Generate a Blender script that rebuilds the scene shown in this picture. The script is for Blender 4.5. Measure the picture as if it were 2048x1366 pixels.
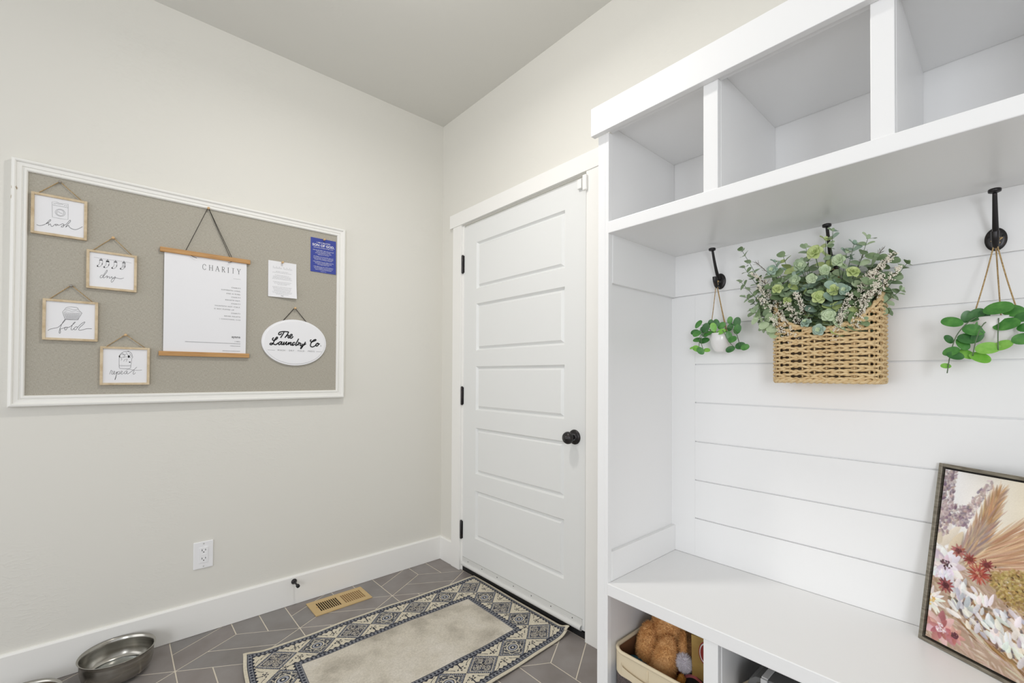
import bpy, bmesh, math, random
import numpy as np
from mathutils import Vector, Matrix

for o in list(bpy.data.objects):
    bpy.data.objects.remove(o, do_unlink=True)
SC = bpy.context.scene
COL = SC.collection
PI = math.pi

# ------------------------------------------------------------------ camera
def make_camera():
    W = 2048.0
    f, sy, roll, pitch, yaw = 893.248, 57.63, 0.004849, 0.011532, 0.846120
    loc = Vector((2.42506, -1.55048, 1.15475))
    rt = Vector((math.cos(yaw), math.sin(yaw), 0))
    fh = Vector((-math.sin(yaw), math.cos(yaw), 0))
    fwd = fh * math.cos(pitch) + Vector((0, 0, math.sin(pitch)))
    up = -fh * math.sin(pitch) + Vector((0, 0, math.cos(pitch)))
    cr, sr = math.cos(roll), math.sin(roll)
    X = rt * cr + up * sr
    Y = up * cr - rt * sr
    Z = -fwd
    cam = bpy.data.cameras.new('camera')
    cam.sensor_fit = 'HORIZONTAL'
    cam.sensor_width = 36.0
    cam.lens = f / W * 36.0
    cam.shift_y = sy / W
    cam.clip_start = 0.02
    ob = bpy.data.objects.new('camera', cam)
    COL.objects.link(ob)
    m = Matrix((X, Y, Z)).transposed().to_4x4()
    m.translation = loc
    ob.matrix_world = m
    SC.camera = ob
make_camera()

# ------------------------------------------------------------------ light and exposure
SC.view_settings.view_transform = 'Standard'
SC.view_settings.look = 'None'
SC.view_settings.gamma = 1.0
SC.view_settings.use_curve_mapping = False
SC.view_settings.exposure = -0.06
w = bpy.data.worlds.new('world'); SC.world = w; w.use_nodes = True
bg = w.node_tree.nodes['Background']
bg.inputs[0].default_value = (0.97, 0.985, 1.0, 1); bg.inputs[1].default_value = 0.93

def light(name, kind, loc, energy, color, size=0.1, size_y=None, target=None):
    l = bpy.data.lights.new(name, kind); l.energy = energy; l.color = color
    if kind == 'AREA':
        l.shape = 'RECTANGLE'; l.size = size; l.size_y = size_y or size
    else:
        l.shadow_soft_size = size
    ob = bpy.data.objects.new(name, l); COL.objects.link(ob); ob.location = loc
    if target:
        ob.rotation_euler = (Vector(target) - Vector(loc)).to_track_quat('-Z', 'Y').to_euler()
    return ob
light('assumed_ceiling_lamp_light', 'POINT', (1.17, -0.93, 2.58), 5, (1.0, 0.97, 0.93), 0.06)  # assumed ceiling lamp out of view, placed from the direction of the shadows
light('assumed_ceiling_lamp_downlight', 'AREA', (1.17, -0.93, 2.56), 9.5, (1.0, 0.97, 0.93), 0.11, 0.11, (1.17, -0.93, 0))  # downward share of the same assumed lamp, added as an area light
light('assumed_daylight', 'AREA', (3.9, -3.2, 1.45), 30, (0.92, 0.955, 1.0), 0.7, 1.2, (1.6, 0, 1.2))  # assumed daylight from the right, as an added area light; no window built
light('room_fill_light', 'AREA', (1.3, -4.2, 1.25), 21, (0.99, 0.99, 1.0), 2.4, 1.8, (1.2, 0, 1.2))  # added broad fill from behind the camera, no known source

SC.cycles.diffuse_bounces = 10; SC.cycles.max_bounces = 14

# ------------------------------------------------------------------ materials
def lin(c):
    return tuple(((x / 255) / 12.92 if x / 255 <= 0.04045 else ((x / 255 + 0.055) / 1.055) ** 2.4) for x in c)
def mat(name, rgb, rough=0.5, metal=0.0, bump=None, vary=None, spec=0.5, attr=None, coat=0, trans=0):
    """bump = (scale, strength, distance, detail); vary = (scale, second rgb, low, high[, stretch])"""
    m = bpy.data.materials.new(name); m.use_nodes = True
    nt = m.node_tree; b = nt.nodes['Principled BSDF']
    c = (*lin(rgb), 1)
    b.inputs['Base Color'].default_value = c
    b.inputs['Roughness'].default_value = rough
    b.inputs['Metallic'].default_value = metal
    b.inputs['Specular IOR Level'].default_value = spec
    if coat: b.inputs['Coat Weight'].default_value = coat
    if trans: b.inputs['Transmission Weight'].default_value = trans
    tc = nt.nodes.new('ShaderNodeTexCoord')
    if attr:
        a = nt.nodes.new('ShaderNodeAttribute'); a.attribute_name = attr
        nt.links.new(a.outputs['Color'], b.inputs['Base Color'])
    if vary:
        n = nt.nodes.new('ShaderNodeTexNoise'); n.inputs['Scale'].default_value = vary[0]
        n.inputs['Detail'].default_value = 6
        src = tc.outputs['Object']
        if len(vary) > 4:
            mp = nt.nodes.new('ShaderNodeMapping'); mp.inputs['Scale'].default_value = vary[4]
            nt.links.new(src, mp.inputs['Vector']); src = mp.outputs[0]
        nt.links.new(src, n.inputs['Vector'])
        r = nt.nodes.new('ShaderNodeMapRange')
        r.inputs['From Min'].default_value = vary[2]; r.inputs['From Max'].default_value = vary[3]
        nt.links.new(n.outputs['Fac'], r.inputs['Value'])
        mx = nt.nodes.new('ShaderNodeMix'); mx.data_type = 'RGBA'
        mx.inputs['A'].default_value = c; mx.inputs['B'].default_value = (*lin(vary[1]), 1)
        nt.links.new(r.outputs[0], mx.inputs['Factor'])
        if attr:
            mx.blend_type = 'MULTIPLY'
            nt.links.new(a.outputs['Color'], mx.inputs['A'])
        nt.links.new(mx.outputs['Result'], b.inputs['Base Color'])
    if bump:
        n2 = nt.nodes.new('ShaderNodeTexNoise'); n2.inputs['Scale'].default_value = bump[0]
        n2.inputs['Detail'].default_value = bump[3] if len(bump) > 3 else 3
        nt.links.new(tc.outputs['Object'], n2.inputs['Vector'])
        bp = nt.nodes.new('ShaderNodeBump'); bp.inputs['Strength'].default_value = bump[1]
        bp.inputs['Distance'].default_value = bump[2]
        nt.links.new(n2.outputs['Fac'], bp.inputs['Height'])
        nt.links.new(bp.outputs[0], b.inputs['Normal'])
    return m

def plaster(name, rgb):
    """skip-trowel plaster: smooth paint with patches of raised ridges"""
    m = mat(name, rgb, 0.62)
    nt = m.node_tree; b = nt.nodes['Principled BSDF']
    tc = nt.nodes['Texture Coordinate']
    big = nt.nodes.new('ShaderNodeTexNoise'); big.inputs['Scale'].default_value = 1.7; big.inputs['Detail'].default_value = 3
    small = nt.nodes.new('ShaderNodeTexNoise'); small.inputs['Scale'].default_value = 38; small.inputs['Detail'].default_value = 5
    small.inputs['Distortion'].default_value = 1.4
    mp = nt.nodes.new('ShaderNodeMapping'); mp.inputs['Scale'].default_value = (0.7, 0.7, 1.6)
    nt.links.new(tc.outputs['Object'], mp.inputs[0])
    nt.links.new(tc.outputs['Object'], big.inputs['Vector']); nt.links.new(mp.outputs[0], small.inputs['Vector'])
    r1 = nt.nodes.new('ShaderNodeMapRange'); r1.inputs['From Min'].default_value = 0.50; r1.inputs['From Max'].default_value = 0.66
    r2 = nt.nodes.new('ShaderNodeMapRange'); r2.inputs['From Min'].default_value = 0.50; r2.inputs['From Max'].default_value = 0.62
    nt.links.new(big.outputs['Fac'], r1.inputs['Value']); nt.links.new(small.outputs['Fac'], r2.inputs['Value'])
    mu = nt.nodes.new('ShaderNodeMath'); mu.operation = 'MULTIPLY'
    nt.links.new(r1.outputs[0], mu.inputs[0]); nt.links.new(r2.outputs[0], mu.inputs[1])
    bp = nt.nodes.new('ShaderNodeBump'); bp.inputs['Strength'].default_value = 0.32; bp.inputs['Distance'].default_value = 0.0011
    nt.links.new(mu.outputs[0], bp.inputs['Height']); nt.links.new(bp.outputs[0], b.inputs['Normal'])
    return m

M = {}
M['wall'] = plaster('greige_wall_paint', (220, 218, 211))
M['ceil'] = plaster('ceiling_paint', (216, 215, 210))
M['trim'] = mat('white_trim_paint', (237, 236, 233), 0.38)
M['cab'] = mat('white_cabinet_paint', (239, 239, 239), 0.30, bump=(14, 0.05, 0.001, 2))
M['door'] = mat('white_door_paint', (226, 227, 226), 0.36)
M['gap'] = mat('pale_grey_paint', (188, 188, 186), 0.7)  # plain pale grey, worn by the outlet cover screws
M['dark'] = mat('oil_rubbed_bronze', (50, 48, 49), 0.34, 0.6, vary=(60, (82, 66, 58), 0.58, 0.8))
M['tile'] = mat('grey_floor_tile', (255, 255, 255), 0.42, attr='Col', vary=(9, (232, 229, 226), 0.35, 0.7), bump=(30, 0.08, 0.001))
M['grout'] = mat('cream_grout', (214, 205, 190), 0.85)
M['oak'] = mat('natural_oak', (190, 146, 92), 0.5, vary=(18, (164, 118, 68), 0.4, 0.7, (3, 0.6, 9)))
M['pale_wood'] = mat('pale_pine', (206, 188, 158), 0.55, vary=(20, (184, 162, 128), 0.4, 0.7, (3, 2, 2)))
M['ink'] = mat('black_ink', (34, 34, 38), 0.7)
M['greyink'] = mat('grey_ink', (120, 120, 124), 0.7)
M['paper'] = mat('white_paper', (228, 228, 231), 0.7)
M['jute'] = mat('jute_twine', (192, 164, 118), 0.85, vary=(300, (146, 116, 72), 0.4, 0.7))
M['cord'] = mat('dark_cord', (46, 42, 38), 0.8)
M['black'] = mat('matte_black', (18, 18, 20), 0.6)

# ------------------------------------------------------------------ object helpers
def setp(o, label=None, cat=None, group=None, kind=None):
    if label: o['label'] = label
    if cat: o['category'] = cat
    if group: o['group'] = group
    if kind: o['kind'] = kind
    return o
def thing(name, label, cat, loc=(0, 0, 0), group=None, kind=None):
    o = bpy.data.objects.new(name, None); COL.objects.link(o); o.location = loc
    o.empty_display_size = 0.05
    return setp(o, label, cat, group, kind)
def obj(name, bm, mats, parent=None, smooth=False, bevel=0.0, subs=0, segs=2):
    me = bpy.data.meshes.new(name)
    bmesh.ops.recalc_face_normals(bm, faces=bm.faces)
    bm.to_mesh(me); bm.free()
    for m in (mats if isinstance(mats, (list, tuple)) else [mats]): me.materials.append(m)
    if smooth: me.polygons.foreach_set('use_smooth', [True] * len(me.polygons))
    o = bpy.data.objects.new(name, me); COL.objects.link(o)
    if parent:
        o.parent = parent
        # a thing's Empty sits at its base; its parts are meshed in world space
        o.matrix_parent_inverse = Matrix.Translation(-parent.location)
    if bevel:
        b = o.modifiers.new('bevel', 'BEVEL'); b.width = bevel; b.segments = segs
        b.limit_method = 'ANGLE'; b.angle_limit = math.radians(40)
    if subs:
        s = o.modifiers.new('sub', 'SUBSURF'); s.levels = subs; s.render_levels = subs
    return o
def B(): return bmesh.new()
def box(bm, x0, x1, y0, y1, z0, z1, mi=0, T=None):
    c = [Vector((x, y, z)) for x in (x0, x1) for y in (y0, y1) for z in (z0, z1)]
    if T: c = [T(v) for v in c]
    v = [bm.verts.new(p) for p in c]
    for q in ((0, 1, 3, 2), (4, 6, 7, 5), (0, 4, 5, 1), (2, 3, 7, 6), (0, 2, 6, 4), (1, 5, 7, 3)):
        f = bm.faces.new([v[i] for i in q]); f.material_index = mi
    return bm
def bx(*a, **k): return box(B(), *a, **k)
def poly(bm, pts, mi=0):
    f = bm.faces.new([bm.verts.new(p) for p in pts]); f.material_index = mi; return f
def prism(bm, pts, d, mi=0):
    """extrude a planar outline by the vector d"""
    a = [bm.verts.new(p) for p in pts]; b = [bm.verts.new(Vector(p) + Vector(d)) for p in pts]
    bm.faces.new(a).material_index = mi; bm.faces.new(b[::-1]).material_index = mi
    n = len(a)
    for i in range(n):
        bm.faces.new((a[i], a[(i + 1) % n], b[(i + 1) % n], b[i])).material_index = mi
    return bm
def frames(path, closed=False):
    P = [Vector(p) for p in path]; n = len(P); out = []
    prev = None
    for i in range(n):
        if closed: t = P[(i + 1) % n] - P[i - 1]
        else: t = P[min(i + 1, n - 1)] - P[max(i - 1, 0)]
        if t.length < 1e-9: t = Vector((0, 0, 1))
        t.normalize()
        if prev is None:
            a = Vector((0, 0, 1)) if abs(t.z) < 0.9 else Vector((1, 0, 0))
            u = t.cross(a).normalized()
        else:
            u = prev - t * prev.dot(t)
            u = u.normalized() if u.length > 1e-6 else t.orthogonal().normalized()
        prev = u
        out.append((P[i], t, u, t.cross(u)))
    return out
def tube(bm, path, r, seg=6, mi=0, closed=False, flat=1.0):
    F = frames(path, closed); rings = []
    for i, (p, t, u, v) in enumerate(F):
        rr = r[i] if isinstance(r, (list, tuple)) else r
        rings.append([bm.verts.new(p + u * (math.cos(2 * PI * k / seg) * rr) + v * (math.sin(2 * PI * k / seg) * rr * flat)) for k in range(seg)])
    n = len(rings)
    for i in range(n if closed else n - 1):
        a, b = rings[i], rings[(i + 1) % n]
        for k in range(seg):
            f = bm.faces.new((a[k], a[(k + 1) % seg], b[(k + 1) % seg], b[k])); f.material_index = mi; f.smooth = True
    if not closed:
        bm.faces.new(rings[0][::-1]).material_index = mi; bm.faces.new(rings[-1]).material_index = mi
    return bm
def lathe(bm, prof, seg=32, origin=(0, 0, 0), axis='Z', mi=0, sx=1, sy=1):
    """prof = [(radius, height)], spun about the axis through origin"""
    O = Vector(origin)
    def pt(r, h, a):
        c, s = math.cos(a) * r * sx, math.sin(a) * r * sy
        if axis == 'Z': return O + Vector((c, s, h))
        if axis == 'Y': return O + Vector((c, h, s))
        return O + Vector((h, c, s))
    rings = []
    for r, h in prof:
        if r < 1e-6: rings.append([bm.verts.new(pt(0, h, 0))])
        else: rings.append([bm.verts.new(pt(r, h, 2 * PI * k / seg)) for k in range(seg)])
    for a, b in zip(rings[:-1], rings[1:]):
        for k in range(seg):
            k2 = (k + 1) % seg
            if len(a) == 1 and len(b) == 1: continue
            if len(a) == 1: q = (a[0], b[k2], b[k])
            elif len(b) == 1: q = (a[k], a[k2], b[0])
            else: q = (a[k], a[k2], b[k2], b[k])
            f = bm.faces.new(q); f.material_index = mi; f.smooth = True
    return bm
def smooth_path(pts, n=6, closed=False):
    P = [Vector(p) for p in pts]; N = len(P); out = []
    for i in range(N if closed else N - 1):
        p0 = P[i - 1] if (closed or i > 0) else P[0]
        p1, p2 = P[i], P[(i + 1) % N]
        p3 = P[(i + 2) % N] if (closed or i + 2 < N) else P[-1]
        for k in range(n):
            t = k / n
            out.append(0.5 * ((2 * p1) + (-p0 + p2) * t + (2 * p0 - 5 * p1 + 4 * p2 - p3) * t * t + (-p0 + 3 * p1 - 3 * p2 + p3) * t ** 3))
    if not closed: out.append(P[-1])
    return out
def ribbon(bm, pts, width, place, mi=1, sm=5, closed=False):
    """a pen stroke: pts are 2-D, place() lifts them onto the sheet"""
    P = smooth_path([(a, b, 0) for a, b in pts], sm, closed) if sm > 1 else [Vector((a, b, 0)) for a, b in pts]
    F = frames(P, closed); L = []; R = []
    N = len(P)
    for i in range(N):
        t = (P[(i + 1) % N] - P[i - 1]) if closed else (P[min(i + 1, N - 1)] - P[max(i - 1, 0)])
        if t.length < 1e-9: t = Vector((1, 0, 0))
        t.normalize(); n = Vector((-t.y, t.x, 0))
        L.append(bm.verts.new(place(*(P[i] + n * width / 2).xy))); R.append(bm.verts.new(place(*(P[i] - n * width / 2).xy)))
    for i in range(N if closed else N - 1):
        j = (i + 1) % N
        try: bm.faces.new((L[i], L[j], R[j], R[i])).material_index = mi
        except ValueError: pass
_tc = {}
def text(bm, s, size, x, y, place, mi=1, align='LEFT', space=1.0, bold=0.0, sx=1.0):
    """printed words, laid flat on the sheet (font outlines turned into mesh)"""
    key = (s, align, space, bold)
    if key not in _tc:
        cu = bpy.data.curves.new('t', 'FONT'); cu.body = s; cu.size = 1.0; cu.align_x = align
        cu.space_character = space; cu.resolution_u = 2; cu.offset = bold
        to = bpy.data.objects.new('t', cu); COL.objects.link(to)
        bpy.context.view_layer.update()
        dg = bpy.context.evaluated_depsgraph_get()
        me = to.evaluated_get(dg).to_mesh()
        _tc[key] = ([v.co.xy.copy() for v in me.vertices], [tuple(p.vertices) for p in me.polygons])
        to.evaluated_get(dg).to_mesh_clear()
        bpy.data.objects.remove(to, do_unlink=True); bpy.data.curves.remove(cu)
    V, Fs = _tc[key]
    vs = [bm.verts.new(place(x + v.x * size * sx, y + v.y * size)) for v in V]
    for f in Fs:
        try: bm.faces.new([vs[i] for i in f]).material_index = mi
        except ValueError: pass

# ------------------------------------------------------------------ room shell
H = 2.7432
YB, XR = -4.6, 4.4      # the room runs on behind the camera
def struct(name, bm, m, label, **k):
    return setp(obj(name, bm, m, **k), label, 'room', kind='structure')
struct('wall_left', bx(-0.12, 0, YB, 0.12, -0.05, H), M['wall'], 'pale greige plaster wall carrying the pinboard')
bmw = B()
dx0, dx1, dzt = 0.2263, 1.1817, 2.0485
box(bmw, 0, dx0, 0, 0.12, -0.05, H); box(bmw, dx1, XR, 0, 0.12, -0.05, H)
box(bmw, dx0, dx1, 0, 0.12, dzt, H)
struct('wall_back', bmw, M['wall'], 'pale greige plaster wall around the white door')
struct('ceiling', bx(-0.12, XR, YB, 0.12, H, H + 0.1), M['ceil'], 'greige textured ceiling')
def baseboard_prof(bm, p0, p1, n):
    """flat board with eased top between two points, n = outward normal"""
    p0, p1, n = Vector(p0), Vector(p1), Vector(n)
    pr = [(0, 0), (0.015, 0), (0.015, 0.134), (0.0125, 0.1385), (0.008, 0.141), (0, 0.141)]
    pts = [p0 + n * a + Vector((0, 0, b)) for a, b in pr]
    prism(bm, pts, p1 - p0)
struct('baseboard_left', (lambda b: (baseboard_prof(b, (0, YB, 0.0012), (0, 0, 0.0012), (1, 0, 0)), b)[1])(B()), M['trim'], 'white baseboard under the pinboard wall')
struct('baseboard_back', (lambda b: (baseboard_prof(b, (0.015, 0, 0.0012), (0.143, 0, 0.0012), (0, -1, 0)), b)[1])(B()), M['trim'], 'short white baseboard between the corner and the door casing')

# floor: grout bed plus split-rhombus tiles
def floor():
    bm = B(); cl = bm.loops.layers.float_color.new('Col')
    L = 0.2635; g = 0.0021; rnd = random.Random(4)
    box(bm, -0.12, XR, YB, 0.5, -0.06, -0.0012, 1)
    xmin, xmax, ymin, ymax = -0.1, XR, YB, 0.12
    def tile(pts):
        cx = sum(p[0] for p in pts) / 4; cy = sum(p[1] for p in pts) / 4
        if not (xmin < cx < xmax and ymin < cy < ymax): return
        n = len(pts); P = [Vector((a, b)) for a, b in pts]
        area = sum(P[i].x * P[(i + 1) % n].y - P[(i + 1) % n].x * P[i].y for i in range(n))
        if area < 0: P = P[::-1]
        def inset(d):
            out = []
            for i in range(n):
                a, b, c = P[i - 1], P[i], P[(i + 1) % n]
                e1 = (b - a).normalized(); e2 = (c - b).normalized()
                n1 = Vector((-e1.y, e1.x)); n2 = Vector((-e2.y, e2.x))
                m_ = (n1 + n2); m_ /= max(1e-6, m_.length_squared / 2)
                out.append(b + m_ * d)
            return out
        lo, hi = inset(g), inset(g + 0.0008)
        a = [bm.verts.new((p.x, p.y, -0.0012)) for p in lo]; b = [bm.verts.new((p.x, p.y, 0.0)) for p in hi]
        base = lin((137, 132, 130)); k = rnd.uniform(-0.06, 0.06); hue = rnd.uniform(-0.03, 0.03)
        c = (base[0] * (1 + k + hue), base[1] * (1 + k), base[2] * (1 + k - hue * 0.3), 1)
        fs = [bm.faces.new(b)] + [bm.faces.new((a[i], a[(i + 1) % n], b[(i + 1) % n], b[i])) for i in range(n)]
        for f in fs:
            for lo_ in f.loops: lo_[cl] = c
    def d(deg, s=1.0): return Vector((math.cos(math.radians(deg)) * L * s, math.sin(math.radians(deg)) * L * 0.9975 * s))
    for i in range(-2, 14):
        for j in range(-12, 3):
            c = Vector((0.2535 + i * 1.5 * L, -0.0015 + (j + (i % 2) * 0.5) * L * math.sqrt(3) * 0.9975))
            for th in (0, 60, 120):      # three rhombi per six-pointed node, each cut along its direction th
                e, f = d(th), d(th + 60)
                # the rhombus c, c+e, c+e+f, c+f cut parallel to e
                tile([c, c + e, c + e + f * 0.5, c + f * 0.5]); tile([c + f * 0.5, c + e + f * 0.5, c + e + f, c + f])
    return struct('floor', bm, [M['tile'], M['grout']], 'grey split-rhombus tile floor with cream grout')
floor()

# ------------------------------------------------------------------ door
def door():
    x0, x1, z0, z1 = 0.2417, 1.1663, 0.0355, 2.0335
    yf, yb = -0.003, 0.038
    panels = [(1.6532, 1.9230), (1.2965, 1.5675), (0.9545, 1.2060), (0.5890, 0.8535), (0.2208, 0.4940)]
    px0, px1 = 0.3640, 1.0425
    bm = B()
    box(bm, x0, px0, yf, yb, z0, z1); box(bm, px1, x1, yf, yb, z0, z1)
    zs = [z1] + [z for a, b in panels for z in (b, a)] + [z0]
    for i in range(0, len(zs), 2): box(bm, px0, px1, yf, yb, zs[i + 1], zs[i])
    for a, b in panels:            # moulded recess, sloping cove then raised flat field
        rects = [(0, yf), (0.0095, yf + 0.0125), (0.0130, yf + 0.0125), (0.0245, yf + 0.002), (0.0265, yf + 0.002)]
        prev = None
        for ins, y in rects:
            r = [bm.verts.new(p) for p in ((px0 + ins, y, a + ins), (px1 - ins, y, a + ins), (px1 - ins, y, b - ins), (px0 + ins, y, b - ins))]
            if prev:
                for k in range(4): bm.faces.new((prev[k], prev[(k + 1) % 4], r[(k + 1) % 4], r[k]))
            prev = r
        bm.faces.new(prev)
    d = setp(obj('door_1', bm, M['door']), 'white five-panel door with black knob', 'door', kind='structure')
    sl = lambda name, b, m, **k: obj(name, b, m, d, **k)
    # hinges on the left edge
    for zc in (1.8175, 1.0330, 0.2400):
        b = B()
        lathe(b, [(0, -0.056), (0.0045, -0.055), (0.0068, -0.051), (0.0068, 0.051), (0.0045, 0.055), (0, 0.056)], 14, (0.2345, -0.0085, zc))
        box(b, 0.2255, 0.2345, -0.0045, 0.0, zc - 0.05, zc + 0.05); box(b, 0.2345, 0.2455, -0.0055, -0.0032, zc - 0.05, zc + 0.05)
        sl('hinge', b, M['dark'])
    # knob
    k = B(); o = (1.1050, -0.0025, 0.8790)
    lathe(k, [(0, 0), (0.0335, 0), (0.0335, -0.003), (0.031, -0.007), (0.024, -0.0095), (0.018, -0.011), (0.016, -0.014)], 40, o, 'Y')
    kr = sl('knob_rosette', k, M['dark'])
    k = B()
    lathe(k, [(0.011, -0.010), (0.011, -0.026), (0.014, -0.030), (0.0235, -0.035), (0.0275, -0.043), (0.0275, -0.050), (0.024, -0.058),
              (0.017, -0.063), (0.010, -0.0645), (0.009, -0.068), (0.005, -0.070), (0, -0.0705)], 40, o, 'Y')
    sl('door_knob', k, M['dark'])
    # sweep and sill
    s = B(); box(s, x0 + 0.004, x1 - 0.014, -0.0055, -0.003, 0.052, 0.082, 0)
    lathe(s, [(0.0125, 0), (0.0125, x1 - x0 - 0.02)], 16, (x0 + 0.004, -0.0055, 0.044), 'X', 0)
    box(s, x0 + 0.004, x1 - 0.014, -0.0045, -0.002, 0.0795, 0.0835, 1)
    for i in range(7):
        xx = x0 + 0.06 + i * (x1 - x0 - 0.13) / 6
        lathe(s, [(0, -0.0068), (0.0022, -0.0066), (0.003, -0.0055)], 8, (xx, 0, 0.068), 'Y', 2)
    sl('door_sweep', s, [mat('sweep_vinyl', (214, 214, 212), 0.35), mat('sweep_grey', (168, 168, 164), 0.5), M['dark']], smooth=False)
    return d
door()
def casing():
    yf = -0.018
    b = bx(0.1430, dx0 + 0.0015, yf, 0.0, 0.0, 2.053); box(b, 0.2215, 0.2410, -0.0028, 0.10, 0.0, dzt)
    struct('trim_1', b, M['trim'], 'left door casing with its jamb', bevel=0.0015)
    b = bx(1.1790, 1.2720, yf, 0.0, 0.0, 2.053); box(b, 1.1680, 1.1850, -0.0028, 0.10, 0.0, dzt)
    struct('trim_2', b, M['trim'], 'right door casing with its jamb', bevel=0.0015)
    b = bx(0.1140, 1.3010, -0.0225, 0.0, 2.0525, 2.1325); box(b, 0.2415, 1.1665, 0.012, 0.10, 2.0365, 2.0525)
    struct('trim_3', b, M['trim'], 'flat head casing over the door', bevel=0.0015)
    b = bx(0.2410, 1.1680, -0.001, 0.11, 0.0, 0.026)
    struct('trim_4', b, M['black'], 'black door sill under the door')
    b = bx(0.2410, 1.1680, 0.045, 0.055, 0.026, 2.0365)
    struct('trim_5', b, M['door'], 'door stop strip behind the door slab')
casing()

def alarm_sensor():
    t = thing('door_sensor', 'small white two-piece alarm sensor at the top right corner of the door', 'sensor', (1.155, -0.004, 2.0))
    pl = mat('sensor_plastic', (236, 236, 234), 0.35)
    obj('magnet', bx(1.1270, 1.1500, -0.0185, -0.0045, 1.9880, 2.0300), pl, t, bevel=0.002)
    obj('transmitter', bx(1.1690, 1.1900, -0.0340, -0.0190, 1.9660, 2.0340), pl, t, bevel=0.004, segs=3)
alarm_sensor()

# ------------------------------------------------------------------ built-in locker bench
YF, YS = -0.4236, -0.0194
XL0, XL1 = 1.5570, 1.5965
XE = 3.00                      # right end of the unit, outside the frame
def locker():
    t = thing('built_in_locker', 'white built-in mudroom locker with cubbies, shiplap back and bench', 'mudroom locker', (2.2, -0.2, 0))
    P = lambda n, b, **k: obj(n, b, M['cab'], t, bevel=k.pop('bevel', 0.0012), **k)
    P('side_panel', bx(XL0, XL1 - 0.0125, YF, 0.0, 0, 1.905))
    # rails and front stile that frame the inner face of the side panel
    b = bx(XL1 - 0.0125, XL1, YF, YF + 0.020, 0, 1.905)
    box(b, XL1 - 0.0125, XL1 + 0.0015, YF + 0.020, YS, 1.4424, 1.594); box(b, XL1 - 0.0125, XL1 + 0.0015, YF + 0.020, YS, 0.5235, 0.6135)
    box(b, XL1 - 0.0125, XL1 - 0.0035, YF + 0.020, YS, 1.628, 1.932); box(b, XL1 - 0.0125, XL1 - 0.0035, YF + 0.020, YS, 0, 0.4873)
    P('side_rail', b)
    P('side_panel', bx(XE, XE + 0.04, YF, 0.0, 0, 1.905))
    # shiplap back: separate boards with open grooves over a backing sheet
    b = bx(XL0, XE, -0.0105, -0.0002, 0.0, 1.95)
    g = 0.0022
    zs = [1.4424, 1.3337, 1.1961, 1.0622, 0.9256, 0.7902, 0.6566, 0.5237]
    for a, c in zip(zs[:-1], zs[1:]): box(b, 1.6720, XE, YS, -0.004, c + (g if c > 0.53 else 0), a - g)
    box(b, XL0 + 0.01, 1.6717, YS, -0.004, 0.5237, 1.4424 - g)        # stile beside the boards
    box(b, XL0 + 0.01, XE, YS - 0.001, -0.004, 1.4424 + g, 1.5927)    # top rail behind the hooks
    box(b, XL0 + 0.01, XE, YS + 0.001, -0.004, 0.0, 0.4873); box(b, XL0 + 0.01, XE, YS + 0.001, -0.004, 1.6288, 1.95)
    obj('shiplap_back', b, [M['cab']], t)
    P('shelf', bx(XL1, XE, -0.4262, YS, 1.5927, 1.6288), bevel=0.002)
    P('bench_seat', bx(XL1, XE, -0.4262, YS, 0.4873, 0.5237), bevel=0.002)
    P('top_panel', bx(XL1 - 0.012, XE, YF + 0.002, YS, 1.932, 1.950))
    P('fascia', bx(1.5436, XE + 0.06, -0.4445, YF - 0.0005, 1.904, 1.9910), bevel=0.0015)
    P('top_rail', bx(XL1, XE, YF, YF + 0.019, 1.9085, 1.932))
    for x0, x1 in ((1.8926, 1.9296), (2.2336, 2.2712), (2.5760, 2.6136)):
        b = bx(x0, x1, YF, YF + 0.019, 1.6288, 1.9085); box(b, x0 + 0.002, x1 + 0.0005, YF + 0.019, YS, 1.6288, 1.932)
        P('cubby_divider', b)
        b = bx(x0, x1, YF, YF + 0.019, 0.0, 0.4873); box(b, x0 + 0.004, x1 + 0.0015, YF + 0.019, YS, 0.0, 0.4873)
        P('bench_divider', b)
    P('bottom_panel', bx(XL1, XE, YF, YS, 0.05, 0.068))
locker()

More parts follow.
